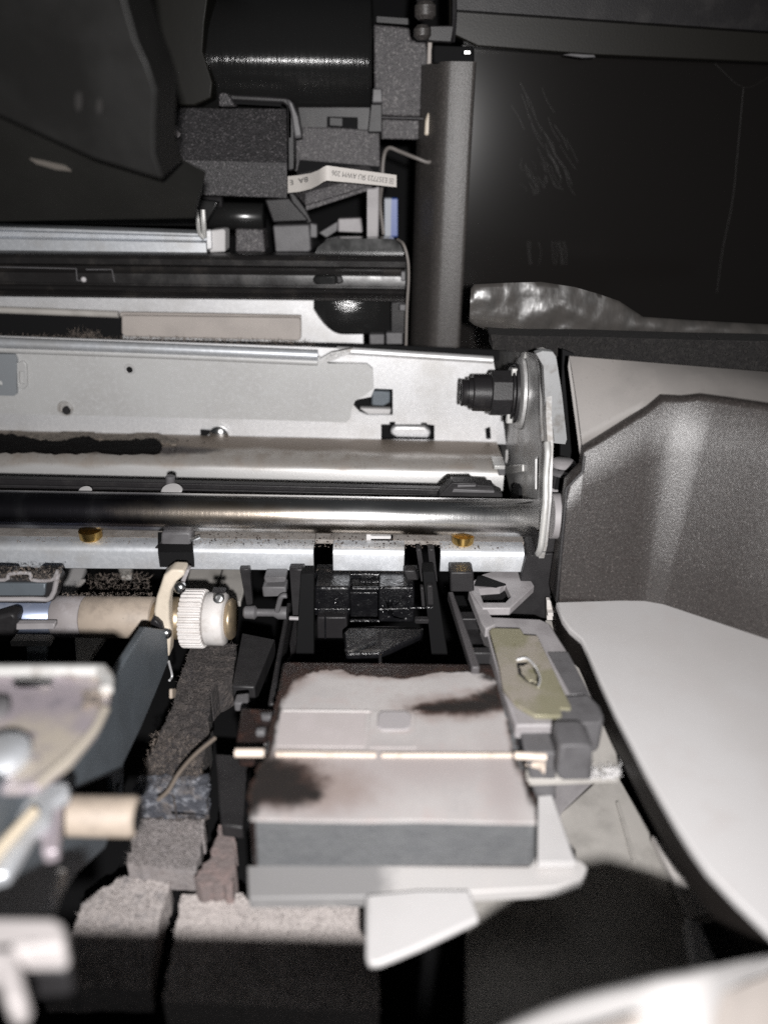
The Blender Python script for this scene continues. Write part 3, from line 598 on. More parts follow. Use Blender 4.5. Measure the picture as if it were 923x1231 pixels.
MB().pY([(448, 106), (459, 106), (460, 124), (447, 124)], 316, 6).build('tab', m_grey, sc, .5)
MB().pY([(446, 124), (459, 124), (459, 160), (442, 160)], 315, 6).build('tab', m_dgrey, sc, .5)
tag(MB().tube([Q(522, 164, 316), Q(523, 184, 314), Q(516, 195, 312), Q(500, 190, 312), Q(480, 182, 314), Q(467, 178, 315), Q(461, 190, 316), Q(459, 222, 316), Q(457, 246, 312), Q(461, 282, 310)], .7, 8).build('looped_wire', m_wire), 'grey wire looping from the cream connector down to the white post', 'wire')
kb = thing('hinge_knuckles', 'pair of rounded brownish hinge knuckles at the top edge, left of the lid bar', 'hinge', Q(510, 50, 310))
for y0, y1, x0, x1 in ((2, 24, 498, 524), (30, 48, 497, 518)):
    a, b_ = Q((x0+x1)/2, y1, 310), Q((x0+x1)/2, y0, 310); MB().cyl(a, b_, mm((x1-x0)/2, a), 20, 1.2).build('knuckle', m_beige if False else m_post, kb)
MB().pY([(515, 30), (548, 30), (544, 52), (512, 50)], 316, 8).build('arm', m_black, kb, .8)
MB().pY([(504, -40), (540, -40), (522, 2), (500, 2)], 312, 8).build('arm', m_dgrey, kb, .8)
# small things under the grained housings
ub = thing('roller_carrier', 'dark shaft with two grey blocks tucked under the grained black housing', 'roller', Q(310, 303, 305))
a, b_ = Q(246, 259, 310), Q(318, 261, 310); MB().cyl(a, b_, mm(16, a), 32).build('shaft', m_gloss, ub, smooth=50)
a, b_ = Q(240, 243, 306), Q(268, 243, 306); MB().cyl(a, b_, mm(7, a), 20).build('collar', m_dgrey, ub)
MB().pY([(283, 275), (316, 276), (319, 303), (283, 303)], 303, 10).build('block', m_text2, ub, .6)
MB().pY([(328, 271), (372, 270), (374, 300), (372, 303), (331, 303)], 300, 10).build('block', m_grey, ub, .6)
MB().pY([(318, 240), (348, 238), (372, 266), (328, 268)], 304, 10).build('slope', m_black, ub, .6)
MB().pY([(373, 268), (381, 270), (381, 286), (373, 286)], 302, 6).build('lug', m_grey, ub, .4)
wp = thing('white_post', 'narrow white upright beside a blue strip, under the ribbon cable end', 'post', Q(448, 288, 305))
MB().pY([(441, 226), (449, 226), (456, 224), (455, 287), (441, 287)], 305, 4).build('upright', m_greyl, wp, .5)
MB().pY([(406, 263), (434, 262), (436, 280), (406, 279)], 308, 6).build('block', m_greyl, wp, .6)
MB().pY([(383, 280), (406, 266), (406, 277), (392, 286)], 309, 3).build('arm', m_grey, wp, .4)
tag(MB().pY([(462, 238), (478, 238), (478, 285), (462, 285)], 322, 4).build('blue_strip', mat('blue_white_strip', (.30, .32, .36), .5, stains=[((.03, .07, .26), .4, [((Q(475, 262, 322).x, 322, Q(475, 262, 322).z), (1.7, 9, 22))], .5, .05, .08)]), None, .4), 'short blue and pale upright strip in the dark gap left of the post', 'strip')

# ================================================================ right: post, dark lid panel, film, foam
po = thing('corner_post', 'upright satin dark brown corner post in the centre of the upper half', 'post', (22, 312, -75))
zt, zb2 = Q(568, -60, 305).z, Q(553, 440, 305).z
xr, xm, xl = Q(553, 412, 305).x, Q(522, 400, 305).x, Q(496, 400, 305).x
def vprof(pts, z0, z1): return [[Vector((x, y, z)) for x, y in pts] for z in (z0, z1)]
zt = Q(566, 74, 305).z
MB().loft(vprof([(xr, 335), (xr, 306), (xr-.6, 305.1), (xr-1.5, 305), (xm+2, 305), (xm, 305.6), (xm-1.6, 307), (xm-2.8, 309.5), (xl+2, 318), (xl, 324), (xl, 335)], zb2, zt), True).build('shaft', m_post, po, smooth=60)
MB().pY([(520, 54), (570, 56), (570, 78), (520, 76)], 308, 16).build('cap', m_matte, po, .8)
MB().pY([(556, 60), (567, 60), (567, 66), (556, 66)], 304, 2).build('cap_pin', m_chrome, po, .5)
ld = thing('dark_lid_panel', 'large glossy black panel with faint scratches filling the upper right', 'panel', Q(740, 400, 332))
MB().pY([(556, 54), (1040, 78), (1040, 440), (545, 420)], 332, 6).build('sheet', mat('scratched_black', (.0095, .0085, .0080), .15), ld)
MB().pY([(540, 40), (571, 55), (715, 66), (1040, 80), (1040, -90), (540, -90)], 322, 9).build('lid_bar', mat('lid_bar_black', (.013, .012, .010), .4, spec=.25, bump=(1.5, .2, .15)), ld, .7)
MB().pY([(546, 12), (923, 38), (1040, 46), (1040, -90), (546, -90)], 317, 5).build('lid_lip', m_black, ld, .6)
MB().tube([Q(546, -10, 316), Q(546, 20, 316), Q(544, 50, 318)], .9).build('lid_corner', m_dgrey, ld)
MB().pY([(686, 64), (714, 65.5), (716, 69), (700, 69.5), (676, 66)], 320, 2).build('tab', m_grey, ld, .3)
MB().tube([Q(893, 105, 331.8), Q(888, 160, 331.8), Q(880, 240, 331.8), Q(868, 300, 331.8), Q(861, 352, 331.8)], .11, 6).tube([Q(858, 76, 331.8), Q(893, 105, 331.8), Q(925, 92, 331.8)], .09, 6).build('crease_line', m_scr, ld)
b = MB()
def streak(x0, y0, x1, y1, w, wob=3):
    x0 += random.uniform(-wob, wob); x1 += random.uniform(-wob, wob); mx, my = (x0+x1)/2+random.uniform(-3, 3)-6*0, (y0+y1)/2+random.uniform(-2, 2)
    b.tube([Q(x0, y0, 331.9), Q(mx, my, 331.9), Q(x1, y1, 331.9)], w, 4, 4)
for k in range(26):
    t = random.random(); ox = random.gauss(0, 9); s_ = random.uniform(-18, 18)
    streak(625+t*52+ox, 112+t*84+s_, 625+(t+.28)*52+ox, 112+(t+.28)*84+s_+6, random.uniform(.03, .1))
for k in range(20):
    x = random.uniform(622, 668); y = random.uniform(185, 222); streak(x, y, x+random.uniform(3, 8), y+random.uniform(8, 16), random.uniform(.03, .09))
for k in range(12):
    x = random.choice((640, 672))+random.gauss(0, 4); streak(x, 290, x+2, 318, random.uniform(.03, .08), 2)
b.build('scratches', m_scr, ld, kind='stuff')
# wrinkled film
ftop = [(566, 347), (570, 342), (610, 340), (650, 339), (690, 345), (718, 353), (744, 362), (773, 381), (830, 385), (923, 390), (1040, 395)]
fbot = [(564, 386), (570, 391), (600, 402), (650, 407), (690, 409), (718, 410), (744, 410), (773, 411), (830, 413), (923, 416), (1040, 420)]
def along(P, t):
    t *= len(P)-1; i = min(int(t), len(P)-2); f = t-i; return (P[i][0]+(P[i+1][0]-P[i][0])*f, P[i][1]+(P[i+1][1]-P[i][1])*f)
rows_ = []
for j in range(13):
    r = []
    for i in range(91):
        (x0, y0), (x1, y1) = along(ftop, i/90), along(fbot, i/90); t = j/12
        x, y = x0+(x1-x0)*t, y0+(y1-y0)*t
        d = .8*(noise.noise(Vector((x*.028, y*.045, 1.3)))+.6*noise.noise(Vector((x*.075+y*.05, y*.06, 5))))
        r.append(Q(x, y, 252+d+(6*(t-.5)**2)))
    rows_.append(r)
back = [[p+Vector((0, .5, 0)) for p in r] for r in rows_]
fo = MB().loft(rows_).loft(back).loft([rows_[0], back[0]]).loft([rows_[-1], back[-1]])
tag(fo.build('wrinkled_film', m_film, smooth=70), 'wrinkled shiny black film strip along the bottom of the dark panel', 'film')
fs_ = [(590, 402), (660, 404), (923, 410), (1040, 414), (1040, 458), (923, 447), (800, 441), (740, 436), (690, 431), (640, 424), (592, 420)]
fm = thing('foam_strip', 'ragged black foam seal between the film and the beige wall', 'foam seal', Q(780, 445, 232))
MB().pY(jag(fs_, 1.0, 6), 232, 10).build('foam', m_foam, fm, .6)
MB().fuzz(spotsY(fs_, 231.9), 2600, 1.6, .07, (0, -1, -.2), 1.3).fuzz(spotsY([(690, 429), (800, 440), (1000, 452), (1000, 449), (800, 437), (690, 426)], 231), 500, 1.6, .06, (0, -.6, -1), 1.0).build('fibres', mat('foam_fibre', (.02, .018, .017), .9), fm, kind='stuff')

# ================================================================ right casing
ca = thing('side_cover', 'right hand side cover: speckled brown upright panel above a wide pale curved ledge', 'cover', Q(780, 722, 180))
ZP = -115.0
Yp = T(740, 722, ZP).y
pa = T(783, 722, ZP); pb = T(923, 769, ZP); dirR = (pb-pa).normalized()
TILT = .24
pn0, nn0 = Vector((0, Yp, ZP)), Vector((0, -1, TILT))
rt_ = PL(812, 479, pn0, nn0)
corner = Vector((pa.x, Yp, 0)); corner.x = (pa.x*.5+rt_.x*.5)
colsP = []
for px, py in ((681, 587), (690, 577), (700, 567), (702, 546), (720, 535), (740, 522.5), (760, 510), (780, 498)):
    q = PL(px, py, pn0, nn0); colsP.append((q.x, Yp, q.z))
cz = PL(803, 484, pn0, nn0).z
cA = Vector((corner.x-2.7, Yp, 0)); cB = corner+Vector((dirR.x, dirR.y, 0))*2.7
for t in (0, .04, .5, .96, 1):
    p_ = cA.lerp(cB, t); colsP.append((p_.x, p_.y, cz+(rt_.z-cz)*t))
for d in (16, 28, 45, 70):
    p_ = corner+dirR*d; colsP.append((p_.x, p_.y, rt_.z+.03*d))
rows_ = []
nrm = []
for i, (x, y, z) in enumerate(colsP):
    if i < 8: nrm.append(Vector((.0, 1, 0)))
    else:
        t = (0, .5, .5, .5, 1)[min(4, i-8)]; n_ = Vector((0, 1, 0))*(1-t)+Vector((-dirR.y, dirR.x, 0))*t; nrm.append(n_.normalized())
rows_.append([Vector((x, y, ZP-3)) for x, y, z in colsP])
for f in (.0, .25, .5, .75, 1.0): rows_.append([Vector((x, y, ZP+(z-ZP)*f))+n_*TILT*(z-ZP)*f for (x, y, z), n_ in zip(colsP, nrm)])
colsP = [(x+n_.x*TILT*(z-ZP), y+n_.y*TILT*(z-ZP), z) for (x, y, z), n_ in zip(colsP, nrm)]
rows_.append([Vector((x, y, z+.9))+n_*.7 for (x, y, z), n_ in zip(colsP, nrm)])
rows_.append([Vector((x, y, z+1.3))+n_*2.0 for (x, y, z), n_ in zip(colsP, nrm)])
rows_.append([Vector((x, y, z+1.3))+n_*4.0 for (x, y, z), n_ in zip(colsP, nrm)])
rows_.append([Vector((x, y, ZP-3))+n_*6.0 for (x, y, z), n_ in zip(colsP, nrm)])
bw = [(684, 428), (700, 432), (923, 446), (1040, 452), (1040, 560), (830, 560), (705, 600), (701, 545), (694, 490)]
m_bw = mat('scuffed_beige_wall', (.185, .172, .163), .55, var=((.06, (.155, .145, .138), .4, .7), (1.6, (.145, .134, .127), .6, .7)), bump=(2.2, .15, .15),
   stains=[((.11, .09, .08), .7, [(P3(Q(710, 512, 214)), (1.6, 9, 3.5)), (P3(Q(724, 517, 214)), (2.6, 9, 1.2))], 1.2, .8, .15)])
front = [Vector((x, y, z+1.25))+n_*3.4 for (x, y, z), n_ in list(zip(colsP, nrm))[3:]]
bpx = [684, 690, 697, 706, 720]; nb = len(front); backr = []
for i in range(nb):
    px = 684+(1000-684)*(i/(nb-1))**1.25; backr.append(Q(px, 428+(px-684)*.08, Yp+26))
mids = [[a.lerp(b_, t)+Vector((0, 0, .9*math.sin(math.pi*t))) for a, b_ in zip(front, backr)] for t in (0, .12, .3, .5, .7, .88, 1.0)]
low = [[p+Vector((0, 1, -3)) for p in mids[0]], [p+Vector((0, 0, -3)) for p in mids[-1]]]
MB().loft([mids[0], *mids[1:], low[1], low[0], mids[0]]).build('beige_top', m_bw, ca, smooth=60)
mb = MB().loft(rows_)
mb.add([rows_[j][0] for j in range(10)], [tuple(range(10))])
mb.build('speckled_panel', m_brown, ca, smooth=65)
MB().pY([(676, 420), (690, 426), (704, 540), (700, 600), (672, 600)], 219, 2).build('gap_backing', m_matte, ca)
le = [(668, 724), (800, 720), (923, 762), (1100, 820), (1160, 1330), (1060, 1260), (970, 1160), (923, 1117), (885, 1081), (852, 1047), (832, 1020), (815, 994), (795, 960), (775, 925), (757, 890), (740, 858), (722, 820), (706, 783), (699, 768), (685, 756), (676, 744)]
m_ledge = mat('ledge_plastic', (.49, .478, .477), .48, var=((.02, (.455, .438, .432), .4, .7), (.12, (.47, .45, .445), .5, .75), (2.2, (.42, .40, .39), .66, .78)), bump=((1.8, .25, .15),))
MB().pZ(le, ZP, 2.0).build('ledge', m_ledge, ca, .9, 3)
sk = le[7:]+[le[0]]
top_ = [T(x, y, ZP-2.02) for x, y in le[4:]+[le[0]]]
def inward(p, d):
    c_ = T(900, 900, ZP); v = Vector((c_.x-p.x, (c_.y-p.y)*.3, 0)).normalized(); return p+v*d
r0 = [inward(p, .5) for p in top_]; r1 = [inward(p, .3)+Vector((0, 0, -3)) for p in top_]; r2 = [inward(p, 1.2)+Vector((0, 0, -10)) for p in top_]; r3 = [inward(p, 3.5)+Vector((0, 0, -10)) for p in top_]; r4 = [inward(p, 3.5) for p in top_]
MB().loft([r0, r1, r2, r3, r4]).build('ledge_skirt', mat('dark_brown_edge', (.012, .010, .009), .5, spec=.25, bump=(1.5, .2, .2)), ca, smooth=60)
# black edge of the speckled panel
q0 = [PL(x, y, pn0, nn0) for x, y in ((669, 722), (681, 587), (700, 567), (702, 548))]
MB().tube(q0, .45, 8, 1).build('panel_edge', m_black, ca)
tag(MB().pY([(672, 560), (678, 585), (668, 722), (660, 722), (664, 600)], 205, 6).build('dark_web', m_matte), 'black web in the narrow gap between side plate and speckled panel', 'web')

# ================================================================ right of the cap: floor, latch, blocks
tf = thing('cream_floor_tray', 'dusty cream tray floor at lower right, running into the flash shadow', 'tray', T(760, 1050, -156))
MB().pZ([(655, 745), (679, 747), (699, 757), (718, 819), (735, 870), (745, 934), (560, 940)], -131, 2).build('rear_floor', m_creamd, tf, .3)
MB().pZ([(590, 930), (744, 934), (781, 1000), (803, 1050), (826, 1100), (834, 1160), (850, 1260), (560, 1290), (560, 1000)], -153, 2).build('front_floor', m_creamd, tf, .3)
MB().pZ([(662, 938), (716, 936), (676, 974), (668, 988)], -152, 1).build('step', m_greyl, tf, .2)
MB().tube([T(717, 938, -152.8), T(674, 976, -152.8)], .35, 6).build('seam', m_seam, tf)
MB().tube([T(742, 965, -152.6), T(752, 1000, -152.4), T(762, 1036, -152.4)], .5, 8).build('rib', m_creamd, tf)
b = MB()
for k in range(0):
    c = T(random.uniform(704, 742), random.uniform(924, 934), -131); b.lathe(c, (0, 0, 1), [(0, 1.4), (.9, 1.6), (1.8, .8)], 8)
b.fuzz(spotsZ([(697, 918), (745, 920), (745, 936), (700, 936)], -130.5), 160, 1.6, .09, (0, -.3, .6), 1.5).grit(spotsZ([(704, 924), (744, 924), (744, 936), (706, 936)], -130.5), 60, .7).build('lint_tuft', m_white, tf)
MB().pZ([(783, 1004), (797, 1013), (840, 1056), (905, 1092), (880, 1094), (834, 1104), (826, 1098), (806, 1050)], -150, 2).build('side_floor', m_whited, tf, .3)
MB().pZ([(823, 1098), (834, 1104), (840, 1107), (860, 1152), (866, 1180), (836, 1180), (832, 1150)], -146, 5).build('white_rim', m_white, tf, .8)
MB().pZ([(838, 1108), (882, 1097), (930, 1130), (930, 1190), (868, 1180)], -148, 4).build('dark_pocket', m_dgrey, tf, .4)
MB().pZ([(836, 1107), (880, 1096), (882, 1099), (839, 1110)], -146.5, 1).build('pocket_edge', m_beige, tf, .2)
tag(MB().pZ([(684, 772), (690, 776), (688, 779), (683, 776)], -130.4, .4).build('floor_hole', m_matte), 'tiny black patch drawn for a hole in the cream floor by the ledge', 'chip')  # flat black patch added on top of the floor for a small hole
arm = thing('hooked_arm', 'pale grey hooked arm with an angular window under the right end of the lip', 'arm', T(605, 730, -121))
Za = -118
MB().pZ([(566, 700), (580, 690), (600, 684), (630, 684), (642, 704), (613, 731), (580, 731), (566, 712)], Za, 2.5, [[(575, 708), (601, 706), (607, 702), (614, 717), (607, 724), (581, 724)]]).build('hook', m_greyl, arm, .3)
MB().pZ([(563, 710), (570, 708), (596, 750), (584, 756), (578, 748)], Za-.5, 3).build('strap', m_greyl, arm, .3)
MB().pZ([(572, 704), (617, 700), (618, 728), (578, 728)], Za-5, 1).build('window_floor', m_dgrey, arm)
MB().pZ([(574, 692), (580, 692), (608, 702), (596, 705), (570, 703)], Za+.4, .5).build('dark_facet', m_matte, arm)
lb = thing('ladder_frame', 'black and grey plastic ladder frame between the dark wiper and the yellowish plate', 'frame', T(562, 800, -124))
MB().pZ([(538, 711), (545, 711), (577, 802), (567, 802)], -122, 3).build('rail', mat('dim_grey_plastic', (.07, .065, .068), .5), lb, .4)
MB().pZ([(546, 716), (566, 716), (600, 802), (578, 802)], -134, 2).build('channel', m_matte, lb)
for a in ([(551, 735), (582, 735), (586, 744), (554, 744)], [(563, 778), (594, 778), (597, 785), (566, 785)]): MB().pZ(a, -123, 4).build('rung', m_dgrey, lb, .4)
MB().pY([(541, 688), (569, 688), (570, 712), (541, 712)], 190, 6).build('head_block', m_dgrey, lb, .5)
MB().pZ([(556, 746), (584, 746), (594, 776), (566, 776)], -128, 3).build('infill', m_dgrey, lb, .4)
la = thing('latch_plate_base', 'grey violet base with end block carrying the yellowish metal plate', 'base', T(660, 850, -128))
MB().pZ([(578, 742), (587, 741), (649, 744), (661, 750), (682, 783), (709, 834), (726, 860), (672, 872), (620, 872), (604, 830), (585, 760)], -121, 6).build('base', m_greyl, la, .5)
MB().pZ([(658, 783), (682, 783), (709, 834), (686, 835)], -120.6, 3).build('insert', m_grey, la, .3)
MB().pZ([(660, 838), (709, 834), (722, 848), (726, 860), (725, 868), (672, 870), (668, 866)], -119.6, 9).build('end_block', m_grey, la, 1.0, 3)
MB().pY([(636, 866), (672, 866), (672, 890), (640, 890)], T(650, 868, -121).y+11, 6).build('front_web', m_grey, la, .5)
MB().pY([(672, 896), (708, 896), (713, 901), (712, 938), (672, 938), (668, 930)], 127, 8).build('foot_block', m_grey, la, 1.2, 3)
MB().pY([(630, 905), (668, 905), (668, 962), (646, 968), (640, 950)], 130, 10).build('foot_web', m_grey, la, .6)
gpn = thing('yellow_metal_plate', 'yellowish green metal plate with a torn hole, right of the foam cap', 'metal plate', T(640, 820, -120))
gh = [(620, 793), (633, 792), (643, 801), (649, 816), (647, 825), (633, 819), (623, 810)]
MB().pZ([(588, 758), (591, 755), (626, 756), (630, 763), (646, 764), (686, 849), (686, 852), (673, 851), (675, 860), (643, 860), (621, 847), (605, 828), (600, 801)], -119, 1.2, [gh]).build('plate', m_green, gpn, .2)
MB().pZ([(617, 790), (652, 798), (652, 828), (620, 822)], -120.6, .3).build('hole_floor', m_dgrey, gpn)
MB().tube([T(621, 793, -118.6), T(633, 791.5, -118), T(643, 801, -118)], .3).tube([T(644, 802, -118.6), T(649, 815, -118.4), T(647, 825, -118.8)], .22).build('torn_edge', m_galv, gpn)
MB().prism([T(x, y, -119.5) for x, y in jag([(624, 800), (638, 798), (645, 812), (645, 820), (634, 816), (626, 808)], 1.2, 4)], (0, 0, -.6)).build('torn_lug', m_green, gpn, .2)

# ================================================================ capping unit
ZT = -125.0
cu_ = thing('capping_unit', 'pale capping pad stained with black and brown ink on a grey foam block', 'capping pad', T(470, 1042, -146))
fo_ = [(340, 796), (600, 799), (614, 850), (626, 905), (646, 988), (300, 985), (312, 930), (322, 900), (331, 850)]
MB().pZ(fo_, ZT, 16).build('ink_frame', m_ink, cu_, .6)
wo = [(345, 828), (353, 817), (367, 810), (390, 806), (409, 805), (424, 811), (455, 814), (489, 816), (519, 809), (550, 808), (579, 809), (594, 815), (597, 832), (604, 850), (613, 875), (617, 902), (629, 934), (640, 959), (644, 989), (301, 984), (303, 949), (311, 925), (326, 905), (331, 870), (338, 842)]
cxw = sum(p[0] for p in wo)/len(wo); cyw = sum(p[1] for p in wo)/len(wo)
fr2 = [(cxw+(x-cxw)*1.022-(3 if y < 900 and x < 400 else 0), cyw+(y-cyw)*1.02-(3 if y < 830 else 0)) if y < 975 else (x, y-2) for x, y in wo]
MB().prism([T(x, y, ZT+.3) for x, y in jag(fr2, 3.0, 5)], (0, 0, -.6)).build('ink_fringe', m_inkb, cu_)
m_pad = mat('ink_stained_pad', (.43, .408, .40), .6, var=((.035, (.355, .335, .332), .38, .68), (.9, (.395, .37, .362), .45, .7), (.2, (.40, .355, .345), .5, .75)), bump=(1.6, .15, .15),
    stains=[((.33, .295, .29), .6, [(P3(T(x, y, ZT)), (rx, ry, 6)) for x, y, rx, ry in ((420, 935, 12, 8), (500, 925, 15, 5), (380, 972, 13, 3), (600, 940, 4, 12))], .12, .4, .9), ((.26, .215, .20), .6, [(P3(T(x, y, ZT)), (rx, ry, 6)) for x, y, rx, ry in ((390, 950, 10, 6), (345, 925, 9, 5),(346, 816, 5, 6), (385, 806, 7, 2.5), (460, 812, 14, 2.5), (540, 853, 12, 4.5), (590, 846, 8, 4.5), (345, 940, 9, 7.5), (620, 890, 1.8, 12))], .3, .5, .6),
            ((.055, .034, .028), .5, [(P3(T(x, y, ZT)), (rx, ry, 6)) for x, y, rx, ry in ((338, 830, 2.5, 5), (352, 812, 4, 3), (455, 812, 9, 1.2), (520, 855, 5.5, 2.2), (555, 853, 8, 3.0), (585, 848, 6, 3), (605, 838, 5, 4), (340, 945, 9, 6.5))], .4, .5, .4),
            ((.022, .019, .018), .3, [(P3(T(x, y, ZT)), (rx, ry, 6)) for x, y, rx, ry in ((520, 854.5, 4, 1.3), (545, 853, 5.5, 1.9), (570, 851, 6, 2.2), (592, 843, 4.5, 2.8), (608, 836, 4.2, 3.6), (318, 930, 4.2, 5), (328, 950, 6, 4.5), (352, 955, 5.5, 3.6), (340, 938, 5, 4.5), (372, 958, 2.8, 1.9), (340, 818, 3, 3), (600, 816, 5, 2), (612, 850, 1.5, 4), (308, 960, 1.6, 6), (332, 862, 1.2, 5), (325, 893, 1.2, 6), (616, 880, 1.2, 5), (622, 912, 1.4, 5), (634, 945, 1.0, 6))], .5, .6, .55)])
MB().prism([T(x, y, ZT+.8) for x, y in jag(wo, 1.3, 5)], (0, 0, -.75)).build('pad_sheet', m_pad, cu_, .3)
def rib(x0, y0, x1, y1, w, h, nm, m): return MB().pZ([(x0, y0), (x1, y1), (x1, y1+w), (x0, y0+w)], ZT+.8+h, h+.2).build(nm, m, cu_, .25)
rib(334, 852, 446, 853, 2, .4, 'rib', m_pad); rib(497, 853, 512, 853, 2, .4, 'rib', m_pad)
m_ridge = mat('peach_ridge', (.66, .56, .48), .5, var=(.3, (.5, .41, .34), .5, .7))
rib(331, 902, 452, 903, 5, .7, 'rear_ridge', m_ridge); rib(458, 904, 616, 904, 4, .7, 'rear_ridge', m_ridge)
MB().pZ([(444, 854), (499, 854), (501, 899), (443, 899)], ZT+1.0, .3).build('centre_frame', m_pad, cu_, .2)
MB().pZ([(454, 858), (458, 855), (489, 855), (494, 858), (494, 873), (489, 877), (458, 877), (453, 873)], ZT+1.4, .6).build('centre_boss', mat('grey_boss', (.33, .31, .315), .6), cu_, .3)
MB().pZ([(337, 856), (440, 857), (439, 898), (333, 897)], ZT+.95, .2).build('panel', mat('pad_panel', (.40, .365, .36), .55, var=(.1, (.44, .40, .40), .4, .7)), cu_, .1)
MB().tube([T(283, 905, ZT+1), T(318, 905, ZT+1)], 1.0, 10).build('wire_end', m_ridge, cu_)
MB().tube([T(618, 908, ZT+1), T(656, 910, ZT+1)], .9, 10).build('wire_end', m_ridge, cu_)
MB().pZ([(630, 862), (640, 859), (655, 893), (658, 904), (647, 908), (640, 900), (634, 885)], ZT+1.4, 2).build('spring_clip', mat('peach_clip', (.52, .42, .35), .5), cu_, .7)
MB().pZ([(620, 905), (634, 902), (657, 904), (655, 926), (648, 918), (622, 912)], ZT-1, 2).build('clip_foot', m_ridge, cu_, .5)
MB().pZ(jag([(597, 822), (618, 822), (636, 830), (650, 850), (640, 862), (632, 868), (636, 900), (626, 930), (618, 900), (610, 860)], 1.5, 4), ZT+.2, 5).build('ink_lump', m_wet, cu_, .6)
MB().lathe(T(627, 849, ZT), (0, 0, 1), [(0, 4.2), (1.2, 4.4), (2.0, 3.2), (1.6, 2.2)], 24).build('black_ring', m_dgrey, cu_)
Yf = T(470, 988, ZT).y
MB().pY([(301, 986), (645, 989), (644, 1042), (303, 1043)], Yf, 36).build('foam_block', mat('grey_foam', (.105, .108, .112), .8, bump=((.8, .8, .6), (.25, .4, .8)), var=((.3, (.09, .093, .098), .4, .7), (1.2, (.15, .15, .15), .6, .75))), cu_, 1.2, 3)
ZB = Q(470, 1043, Yf).z
m_tray = mat('stained_white_tray', (.46, .445, .437), .5, var=(.2, (.47, .45, .44), .42, .7), bump=(1.5, .2, .15), stains=[((.22, .215, .215), .5, [(P3(T(x, 1060, ZB)), (8, 8, 8)) for x in (300, 340, 380, 420)], .15, .5, .4)])
MB().pZ([(297, 1040), (640, 1030), (698, 1034), (706, 1042), (700, 1056), (668, 1067), (575, 1072), (440, 1078), (299, 1080)], ZB, 3.2).build('tray', m_tray, cu_, .7, 3)
MB().pZ([(646, 955), (664, 954), (690, 1028), (694, 1036), (646, 1036)], ZB+2.4, 2).build('tray_wing', m_white, cu_, .5)
MB().pZ([(439, 1076), (500, 1070), (565, 1070), (576, 1104), (509, 1136), (458, 1157), (444, 1158), (440, 1150)], ZB+.8, 2).build('tongue', m_white, cu_, .6, 3)
# dark wiper mechanism behind the cap
wm = thing('wiper_mechanism', 'ink soaked black wiper mechanism in the dark recess behind the stained pad', 'wiper unit', Q(440, 790, 182))
MB().pY([(378, 689), (504, 690), (504, 698), (378, 697)], 199, 6).build('top_bar', m_wet, wm, .7, 3)
MB().pY([(432, 699), (480, 699), (480, 702), (432, 702)], 196, 4).build('thin_bar', m_wet, wm, .5)
MB().pY([(378, 706), (421, 706), (421, 741), (378, 741)], 190, 12).build('block', m_wet, wm, .8, 3)
MB().pY([(381, 742), (417, 742), (418, 768), (381, 768)], 187, 10).build('lower_plate', m_black, wm, .5)
MB().pY([(390, 742), (392, 742), (392, 768), (390, 768)], 186.4, 1).build('line', m_wet, wm)
MB().pY([(421, 712), (455, 712), (455, 745), (421, 745)], 196, 8).build('recess', m_wet, wm, .4)
MB().tube([Q(424, 707.5, 190), Q(455, 707.5, 190)], .55, 10).build('glossy_edge', m_wet, wm)
MB().tube([Q(421, 746, 188), Q(456, 746, 188)], .5, 8).build('edge', m_wet, wm)
MB().pY([(455, 706), (498, 706), (498, 749), (455, 748)], 190, 12, [circ(469, 727, 3.2, 3.2, 12), circ(469, 738, 3.0, 3.0, 12)]).build('block', m_wet, wm, .7, 3)
MB().tube([Q(378, 732, 189.4), Q(420, 732, 189.4)], .35).tube([Q(456, 732.5, 189.4), Q(520, 730, 189.4)], .4).build('crease', m_wet, wm)
b = MB()
for _ in range(70):
    a = random.choice(((380, 420, 712, 742), (457, 497, 708, 746))); c = Q(random.uniform(a[0], a[1]), random.uniform(a[2], a[3]), 189.8); b.lathe(c, (0, -1, .2), [(0, random.uniform(.2, .6)), (.25, .2)], 7)
b.build('droplets', m_wet, wm, kind='stuff')
MB().pZ([(413, 760), (418, 755), (509, 756), (505, 764), (470, 780), (456, 785), (416, 786)], -124.5, 2).build('tray', m_wet, wm, .5)
MB().tube([Q(416, 757, 184), Q(460, 754.5, 184), Q(508, 757, 184)], .45).tube([T(415, 782, -123.5), T(452, 766, -123.5)], .35).tube([T(456, 760, -123.5), T(457, 800, -126)], .4).build('rim', m_dgrey, wm)
MB().pY([(362, 690), (377, 690), (377, 800), (355, 800)], 187, 4).pY([(508, 688), (522, 688), (540, 800), (520, 800)], 190, 6).each('side_cheek', m_matte, wm, .3)
MB().pY([(505, 706), (509, 706), (511, 730), (507, 730)], 188, 2).pY([(513, 704), (520, 704), (521, 728), (514, 728)], 188, 2).pY([(498, 745), (516, 745), (516, 750), (498, 750)], 188, 2).each('guide', m_dgrey, wm, .4)
MB().pY([(485, 686), (499, 686), (503, 698), (489, 698)], 192, 3).pY([(500, 660), (506, 660), (512, 700), (506, 700)], 196, 3).pY([(514, 660), (522, 660), (526, 700), (518, 700)], 198, 3).each('spring_leaf', m_dgrey, wm, .4)

